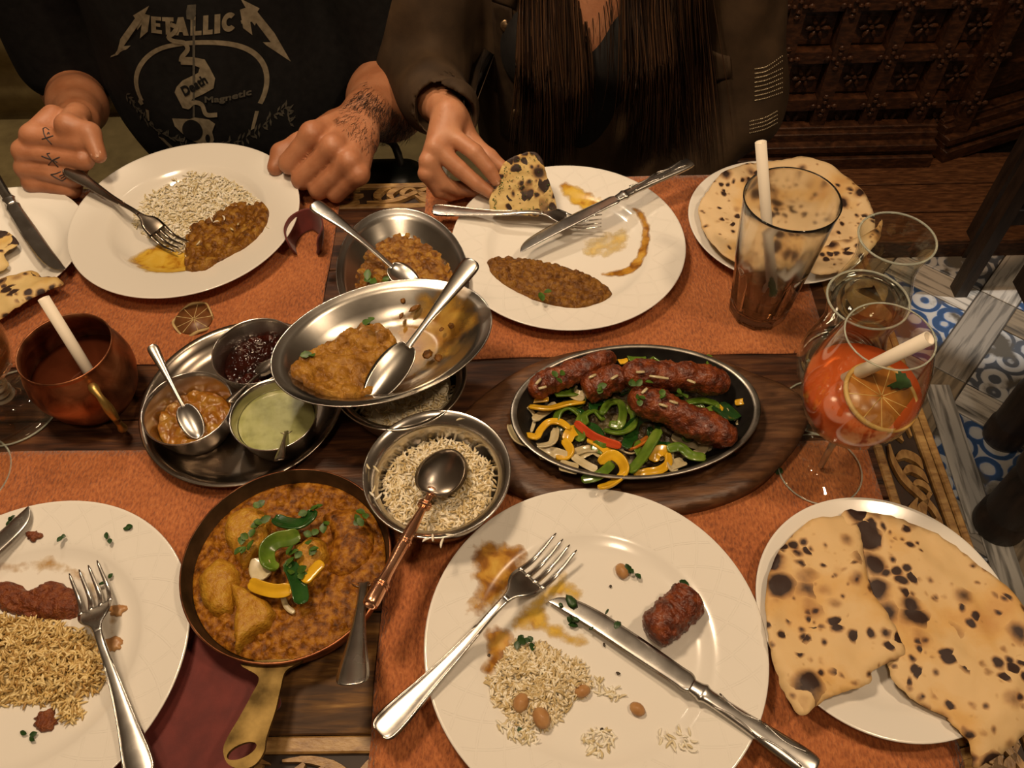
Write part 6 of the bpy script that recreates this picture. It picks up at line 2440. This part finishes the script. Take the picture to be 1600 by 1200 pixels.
def strand(px0, px1, py1, lay, r):
    P = []
    for u in np.linspace(0, 1, 13):
        px = px0+(px1-px0)*u+2.0*math.sin(u*9+lay*40)
        py = -160+(py1+160)*u
        p = Yp(px, py, 1.0)
        h1 = bv_j.ray_cast(Vector((p.x, .6, p.z)), Vector((0, 1, 0)), 1.2)
        h2 = bv_t.ray_cast(Vector((p.x, .6, p.z)), Vector((0, 1, 0)), 1.2)
        y = 1.08
        for h in (h1, h2):
            if h[0] is not None:
                y = min(y, h[0].y)
        y = max(.93, y-.006-lay)
        if P:
            y = min(y, P[-1].y+.003)
        P.append(Vector((p.x, y, p.z)))
    Y_ = [p.y for p in P]
    for i in range(1, 12):
        P[i].y = min(P[i].y, (Y_[i-1]+Y_[i]+Y_[i+1])/3)
    hp0 = Vector((WX+(-.075 if px0 < 940 else .075)*rg.uniform(.7, 1.1), 1.03+rg.uniform(-.01, .07), T+.50))
    P = [hp0]+P[1:]
    return P


for _ in range(70):
    left = rg.random() < .5
    a = rg.uniform(832, 896) if left else rg.uniform(992, 1098)
    P = strand(a, a+rg.gauss(0, 8), rg.uniform(150, 225)-(30 if 870 < a < 1010 else 0), -.002, 0)
    v, f = tube(P, [.008]*8+[.0075, .0065, .005, .003, .0008], 7, caps=False, flat=.5)
    g.add(v, f)
    rn += [rg.uniform(.15, .45)]*len(v)
for _ in range(1900):
    left = rg.random() < .5
    if left:
        a = rg.uniform(824, 905)
        b_ = a+rg.gauss(4, 12)-(6 if a < 850 else 0)
        e = rg.uniform(190, 262)-(0 if a < 880 else 60)
    else:
        a = rg.uniform(982, 1105)
        b_ = a+rg.gauss(4, 16)
        e = rg.uniform(170, 258)
        if a < 1010:
            e -= 40
    lay = rg.random()**2*.022
    P = strand(a, b_, e, lay, 0)
    v, f = tube(P, [.0010]*8+[.0009, .0008, .0007, .0005, .0002], 3, caps=False)
    k = rg.random()
    g.add(v, f)
    rn += [k]*len(v)
for _ in range(14):
    a = rg.uniform(905, 965)
    P = strand(a, a+rg.gauss(0, 14), rg.uniform(40, 130), .012, 0)
    v, f = tube(P, [.0006]*12+[.0002], 4, caps=False)
    g.add(v, f)
    rn += [.2]*len(v)
hr = g.build('hair', M['hair'], woman)
attr(hr, 'rnd', rn)
tag(hr, 'long straight dark brown hair', None, None, 'stuff')
v, f = sdf([('e', (WX, 1.06, T+.575), (.090, .105, .098), .01), ('c', (WX, 1.15, T+.52), (WX, 1.22, T+.1), .085, .09, .03)], .007)
hc_ = mesh('hair_back', v, f, M['hair'], woman)
attr(hc_, 'rnd', np.full(len(v), .3))
g = G()
for s in (-1, 1):
    v, f = tube([(WX+s*.06, 1.07, T+.33), (WX+s*.045, 1.035, T+.24), (WX+s*.01, 1.005, T+.175)], .0006, 5)
    g.add(v, f)
mesh('necklace', g.v, g.f, M['antique'], woman)

# trousers under the table, feet on the floor
M['denim'] = nmat('dark_trousers', [(.3, (.005, .0045, .0045)), (.7, (.011, .010, .010))], 80, 4, .85)
for who, cx in ((man, MX), (woman, WX)):
    pr_ = []
    for s_ in (-1, 1):
        x = cx+s_*.095
        pr_ += [('c', (x*.4+cx*.6, 1.19, .545), (x, .80, .525), .085, .066, .03), ('c', (x, .80, .525), (x, .84, .10), .062, .045, .02), ('c', (x, .85, .045), (x, .70, .040), .042, .036, .02)]
    v, f = sdf(pr_, .012)
    mesh('trousers', v, f, M['denim'], who)

# ------------------------------------------------------------------ floor of planks and patterned tiles
fl_root = mesh('floor', *box(-1.6, 2.2, -.6, 2.6, -.03, -.004), nmat('floor_grout', [(.3, (.03, .025, .02)), (.7, (.07, .06, .05))], 30, 4, .7), smooth=False)
tag(fl_root, 'patchwork floor of white weathered planks and blue patterned tiles', None, None, 'structure')


def weathered(name, light, dark):
    m, nt, b = new_mat(name)
    v = coords(nt, (5, 60, 5))
    n = node(nt, 'ShaderNodeTexNoise', Scale=1.2, Detail=8.0, Distortion=.4)
    nt.links.new(v, n.inputs['Vector'])
    nt.links.new(ramp(nt, [(.30, dark), (.42, tuple((a+c)*.5 for a, c in zip(light, dark))), (.5, light), (.9, light)], n.outputs['Fac']), b.inputs['Base Color'])
    setp(b, Roughness=.6)
    add_bump(nt, b, n.outputs['Fac'], .3, .002)
    return m


def tile_mat(name, ink):
    """white tile with repeated ring-and-scroll ornament"""
    m, nt, b = new_mat(name)
    v = coords(nt, (1, 1, 1))
    L = nt.links.new
    vo = node(nt, 'ShaderNodeTexVoronoi', Scale=17.0, Randomness=.55)
    L(v, vo.inputs['Vector'])
    n = node(nt, 'ShaderNodeTexNoise', Scale=30.0, Detail=3.0, Distortion=1.5)
    L(v, n.inputs['Vector'])
    md = node(nt, 'ShaderNodeMath', operation='MULTIPLY_ADD')
    L(vo.outputs['Distance'], md.inputs[0])
    md.inputs[1].default_value = 17.0
    L(n.outputs['Fac'], md.inputs[2])
    sn = node(nt, 'ShaderNodeMath', operation='SINE')
    L(md.outputs[0], sn.inputs[0])
    mr = node(nt, 'ShaderNodeMapRange')
    mr.inputs[1].default_value = -1.0
    L(sn.outputs[0], mr.inputs[0])
    c1 = ramp(nt, [(.22, ink), (.36, tuple(k*1.8+.05 for k in ink)), (.44, (.36, .37, .39)), (.9, (.42, .42, .41))], mr.outputs[0])
    n2 = node(nt, 'ShaderNodeTexNoise', Scale=11.0, Detail=7.0)
    L(v, n2.inputs['Vector'])
    mk = node(nt, 'ShaderNodeMapRange')
    mk.inputs[1].default_value, mk.inputs[2].default_value = .52, .60
    L(n2.outputs['Fac'], mk.inputs[0])
    mx = node(nt, 'ShaderNodeMix', data_type='RGBA')
    L(mk.outputs[0], mx.inputs[0])
    L(c1, mx.inputs[6])
    mx.inputs[7].default_value = (.09, .08, .065, 1)
    L(mx.outputs[2], b.inputs['Base Color'])
    setp(b, Roughness=.35)
    return m


FW = [weathered('weathered_white_plank', (.46, .43, .38), (.04, .036, .03)), weathered('weathered_grey_plank', (.24, .215, .18), (.04, .036, .03)), weathered('weathered_tan_plank', (.22, .17, .11), (.04, .03, .02))]
FT = [tile_mat('blue_ornament_tile', (.028, .065, .16)), tile_mat('grey_ornament_tile', (.07, .08, .10))]
# pattern: square tiles framed by planks on a lattice turned 41 degrees; one long plank line runs along the table
ang = math.radians(-41)
ca, sa = math.cos(ang), math.sin(ang)
pl_me, ti_me = {}, {}
U = .30
tl, pw = .20, .085


def piece(kind, name, L_, w_, m):
    key = (name, m.name, round(L_, 3))
    if key not in pl_me:
        v, f = box(-L_/2, L_/2, -w_/2, w_/2, -.004, .0, .0012)
        me = bpy.data.meshes.new(name)
        me.from_pydata(v, [], f)
        me.materials.append(m)
        pl_me[key] = me
    o = bpy.data.objects.new(name, pl_me[key])
    COL.objects.link(o)
    o.parent = fl_root
    return o


org = Vector((.905, 1.013))
for i in range(-3, 6):
    for j in range(-5, 5):
        # tile centre in lattice coordinates
        for nm, du, dv, L_, w_, rot in (('tile', 0, 0, tl-.003, tl-.003, 0), ('plank', (tl+pw)/2, pw/2, tl+pw-.003, pw-.003, math.pi/2), ('plank', 0, (tl+pw)/2, tl-.003, pw-.003, 0)):
            u, w_2 = i*(tl+pw)+tl/2+du, -j*(tl+pw)-tl/2+dv
            x, y = org.x+ca*u-sa*w_2, org.y+sa*u+ca*w_2
            if not (.45 < x < 1.75 and .2 < y < 1.50):
                continue
            if nm == 'plank':
                m = FW[(i*2+j+(rot > 0)) % 3]
            else:
                m = FT[(i+j) % 2]
            o = piece(nm, nm, L_, w_, m)
            o.location = (x, y, 0.0)
            o.rotation_euler.z = ang+rot
for k in range(3):
    v, f = box(-.178, .178, -.027, .027, .0, .0035, .001)
    o = mesh('plank', v, f, FW[0], fl_root, (.885, .895-.36*k, .0005), smooth=False)
    o.rotation_euler.z = math.pi/2-.05

# raised wooden step along the wall
st = mesh('trim_1', *box(.25, 2.1, 1.462, 1.80, -.003, .045, .003), M['wood_dark'], smooth=False)
tag(st, 'dark wooden step below the carved wall', None, None, 'structure')
for k in range(3):
    v, f = box(.25, 2.1, 1.464+.105*k, 1.564+.105*k, .045, .052, .002)
    mesh('plank', v, f, M['wood_board'], st, smooth=False)

# ------------------------------------------------------------------ carved wall
WY = 1.80
wall = mesh('wall_back', *box(.30, 1.08, WY+.022, WY+.06, 0, 1.55), M['wood_dark'], smooth=False)
tag(wall, 'dark carved wooden wall of framed flower panels', None, None, 'structure')
zr = [Yp(1300, y, WY).z for y in (228, 162, 88, 5)]
dz = (zr[3]-zr[0])/3
x0 = Yp(1308, 88, WY).x
dx = .124
xs = [x0+dx*k for k in range(-3, 4)]
zsr = [zr[0]+dz*k for k in range(-1, 9)]
sw = .036
for k, x in enumerate(xs):
    v, f = box(-sw/2, sw/2, -.012, .022, -.02, 1.25, 0)
    mesh('stile', v, f, M['wood_dark'], wall, (x, WY, zsr[0]), smooth=False)
rm = None
for z in zsr:
    v, f = box(.30, 1.06, WY-.008, WY+.022, z-sw*.42, z+sw*.42)
    mesh('rail', v, f, M['wood_dark'], wall, smooth=False)
# flower, boss and panel meshes shared by all fields
fg = G()
for k in range(6):
    a = k*math.pi/3
    v, f = lathe([(0, -1), (.7, -.6), (1, 0), (.7, .7), (0, 1)], 10)
    fg.add(v, f, Matrix.Translation((math.cos(a)*.019, -.003, math.sin(a)*.019)) @ Matrix.Rotation(-a, 4, 'Y') @ Matrix.Diagonal((.0115, .005, .0062, 1)))
v, f = lathe([(0, -1), (.7, -.6), (1, 0), (.7, .7), (0, 1)], 10)
fg.add(v, f, Matrix.Translation((0, -.004, 0)) @ Matrix.Scale(.006, 4))
f_me = bpy.data.meshes.new('carved_flower')
f_me.from_pydata([tuple(p) for p in fg.v], [], fg.f)
f_me.materials.append(M['wood_dark'])
bg = G()
for a in range(4):
    t = a*math.pi/2
    v, f = lathe([(0, -1), (.7, -.6), (1, 0), (.7, .7), (0, 1)], 8)
    bg.add(v, f, Matrix.Translation((math.cos(t)*.026, -.014, math.sin(t)*.026)) @ Matrix.Diagonal((.008, .005, .008, 1)))
    bg.add(v, f, Matrix.Translation((math.cos(t)*.012, -.015, math.sin(t)*.012)) @ Matrix.Diagonal((.006, .005, .006, 1)))
b_me = bpy.data.meshes.new('carved_boss')
b_me.from_pydata([tuple(p) for p in bg.v], [], bg.f)
b_me.materials.append(M['wood_dark'])
pv, pf = box(-(dx-sw)/2, (dx-sw)/2, -(dz-sw)/2, (dz-sw)/2, 0, .006, .004)
p_me = bpy.data.meshes.new('panel')
p_me.from_pydata([(a, .022-c, b_) for a, b_, c in pv], [], [q[::-1] for q in pf])
p_me.materials.append(M['wood_dark'])
for i in range(len(xs)-1):
    for z in zsr[:-1]:
        for me, n_, off in ((p_me, 'panel', 0), (f_me, 'carved_flower', .012)):
            o = bpy.data.objects.new(n_, me)
            COL.objects.link(o)
            o.parent = wall
            o.location = ((xs[i]+xs[i+1])/2, WY+off, z+dz/2)
for x in xs:
    for z in zsr:
        o = bpy.data.objects.new('carved_boss', b_me)
        COL.objects.link(o)
        o.parent = wall
        o.location = (x, WY, z)
# angled continuation of the wall to the right, with panels in shadow
aw = mesh('wall_right', *box(0, .95, 0, .04, 0, 1.55), M['wood_dark'], None, (1.07, WY+.02, 0), smooth=False)
aw.rotation_euler.z = math.radians(22)
tag(aw, 'dark angled wooden wall beside the carved panels', None, None, 'structure')
for k in range(4):
    mesh('stile', *box(.02+.25*k, .075+.25*k, -.02, .0, .2, 1.5), M['wood_dark'], aw, smooth=False)
for z in (.2, .55, .9, 1.25):
    mesh('rail', *box(0, .95, -.016, .0, z, z+.06), M['wood_dark'], aw, smooth=False)
# foot moulding: stacked profiled strips
for nm, x0_, x1_, par in (('baseboard_back', .30, 1.06, None), ('baseboard_right', 0, .95, aw)):
    g = G()
    for z0, z1, d in ((.052, .085, .075), (.085, .100, .060), (.100, .118, .068), (.118, .140, .045), (.140, .150, .030)):
        g.add(*box(x0_, x1_, -d, .0, z0, z1, .002))
    o = g.build(nm if par is None else 'moulding', M['wood_dark'], par, None if par else (0, WY+.01, 0), smooth=False)
    if par is None:
        tag(o, 'profiled dark wooden foot moulding of the carved wall', None, None, 'structure')

# ------------------------------------------------------------------ stool legs at the right and a dark post


def carved_leg(parent, x, y, r, h, seed):
    v, f = lathe([(0, 0), (.9*r, 0), (r, .012), (r, .045), (.86*r, .055), (.92*r, .065), (.94*r, .16), (.80*r, .18), (1.05*r, .20), (1.05*r, .225), (.85*r, .245), (.95*r, .26), (.95*r, h-.03), (r, h-.02), (r, h), (0, h)], 48)
    out = []
    for p in v:
        a = math.atan2(p[1], p[0])
        k = 1.0
        if .065 < p[2] < .16 or .26 <= p[2] <= h-.03:
            k = 1-.10*abs(math.cos(a*6))
        out.append((p[0]*k, p[1]*k, p[2]))
    mesh('leg', out, f, M['wood_black'], parent, (x, y, 0))


stool = thing('carved_stool', 'dark carved wooden stool with thick fluted legs beside the table end', 'stool', (.95, .83, 0))
for x, y, r in ((.035, .105, .040), (-.045, -.095, .048), (.34, .06, .044), (.27, -.14, .044)):
    carved_leg(stool, x, y, r, .40, 1)
mesh('seat', *box(-.10, .40, -.20, .17, .40, .45, .008), M['wood_black'], stool, smooth=False)
tag(stool.children[-1], 'dark wooden seat')
post = thing('side_table', 'dark square-legged side table standing near the carved wall', 'table', (1.03, 1.345, 0))
for x, y in ((0, 0), (.45, 0), (.06, .13), (.45, .13)):
    mesh('leg', *box(x-.014, x+.014, y-.018, y+.018, 0, .70), M['wood_black'], post, smooth=False)
mesh('stretcher', *box(0, .45, -.012, .012, .22, .26), M['wood_black'], post, smooth=False)
mesh('table_top', *box(-.02, .50, -.04, .16, .70, .73, .004), M['wood_black'], post, smooth=False)

# ------------------------------------------------------------------ behind the diners
M['beige'] = nmat('mustard_upholstery', [(.3, (.16, .115, .042)), (.7, (.24, .18, .07))], 30, 5, .8, bump=(500, .2, .001))
M['plaster'] = nmat('pale_plaster', [(.3, (.42, .36, .28)), (.7, (.55, .48, .38))], 12, 6, .8, bump=(40, .3, .003))
bench = thing('upholstered_bench', 'mustard upholstered bench behind the two diners', 'bench', (-.45, 1.40, 0))
v, f = sdf([('c', (-.85, .13, .40), (.62, .13, .40), .07, .07, .02), ('c', (-.85, .13, .80), (.62, .13, .80), .07, .07, .02)]+[('c', (-.85, .13, z), (.62, .13, z), .07, .07, .02) for z in (.5, .6, .7)], .012)
mesh('backrest', v, f, M['beige'], bench)
mesh('seat', *box(-.9, .68, -.30, .16, .30, .45, .02), M['beige'], bench, smooth=False)
mesh('base', *box(-.88, .66, -.26, .14, 0, .30), M['wood_dark'], bench, smooth=False)
wl = mesh('wall_left', *box(-1.6, .30, 1.72, 1.76, 0, 1.55), M['plaster'], smooth=False)
tag(wl, 'pale plaster wall behind the bench', None, None, 'structure')
bag = thing('handbag', 'dark ribbed handbag on the bench between the two diners', 'bag', (-.205, 1.0, .45))
v, f = sdf([('c', (-.03, 0, .05+.028*k), (.03, 0, .05+.028*k), .040, .040, .008) for k in range(6)], .005)
mesh('bag_body', v, f, smat('black_green_leather', (.012, .016, .012), .35), bag)
v, f = tube(spline([(-.03, 0, .21), (-.02, 0, .27), (.02, 0, .27), (.03, 0, .21)], 16), .006, 8)
mesh('strap', v, f, smat('dark_strap', (.02, .016, .012), .4), bag)

cl = thing('folded_cloth', 'white folded cloth beside the dark handbag on the bench', 'cloth', (-.135, .985, .45))
for k in range(7):
    v, f = box(-.035+.002*k, .035-.002*k, -.06, .06, .03*k, .03*k+.028, .006)
    mesh('cloth_fold', v, f, M['plaster'] if k % 2 else M['porcelain'], cl, smooth=False)
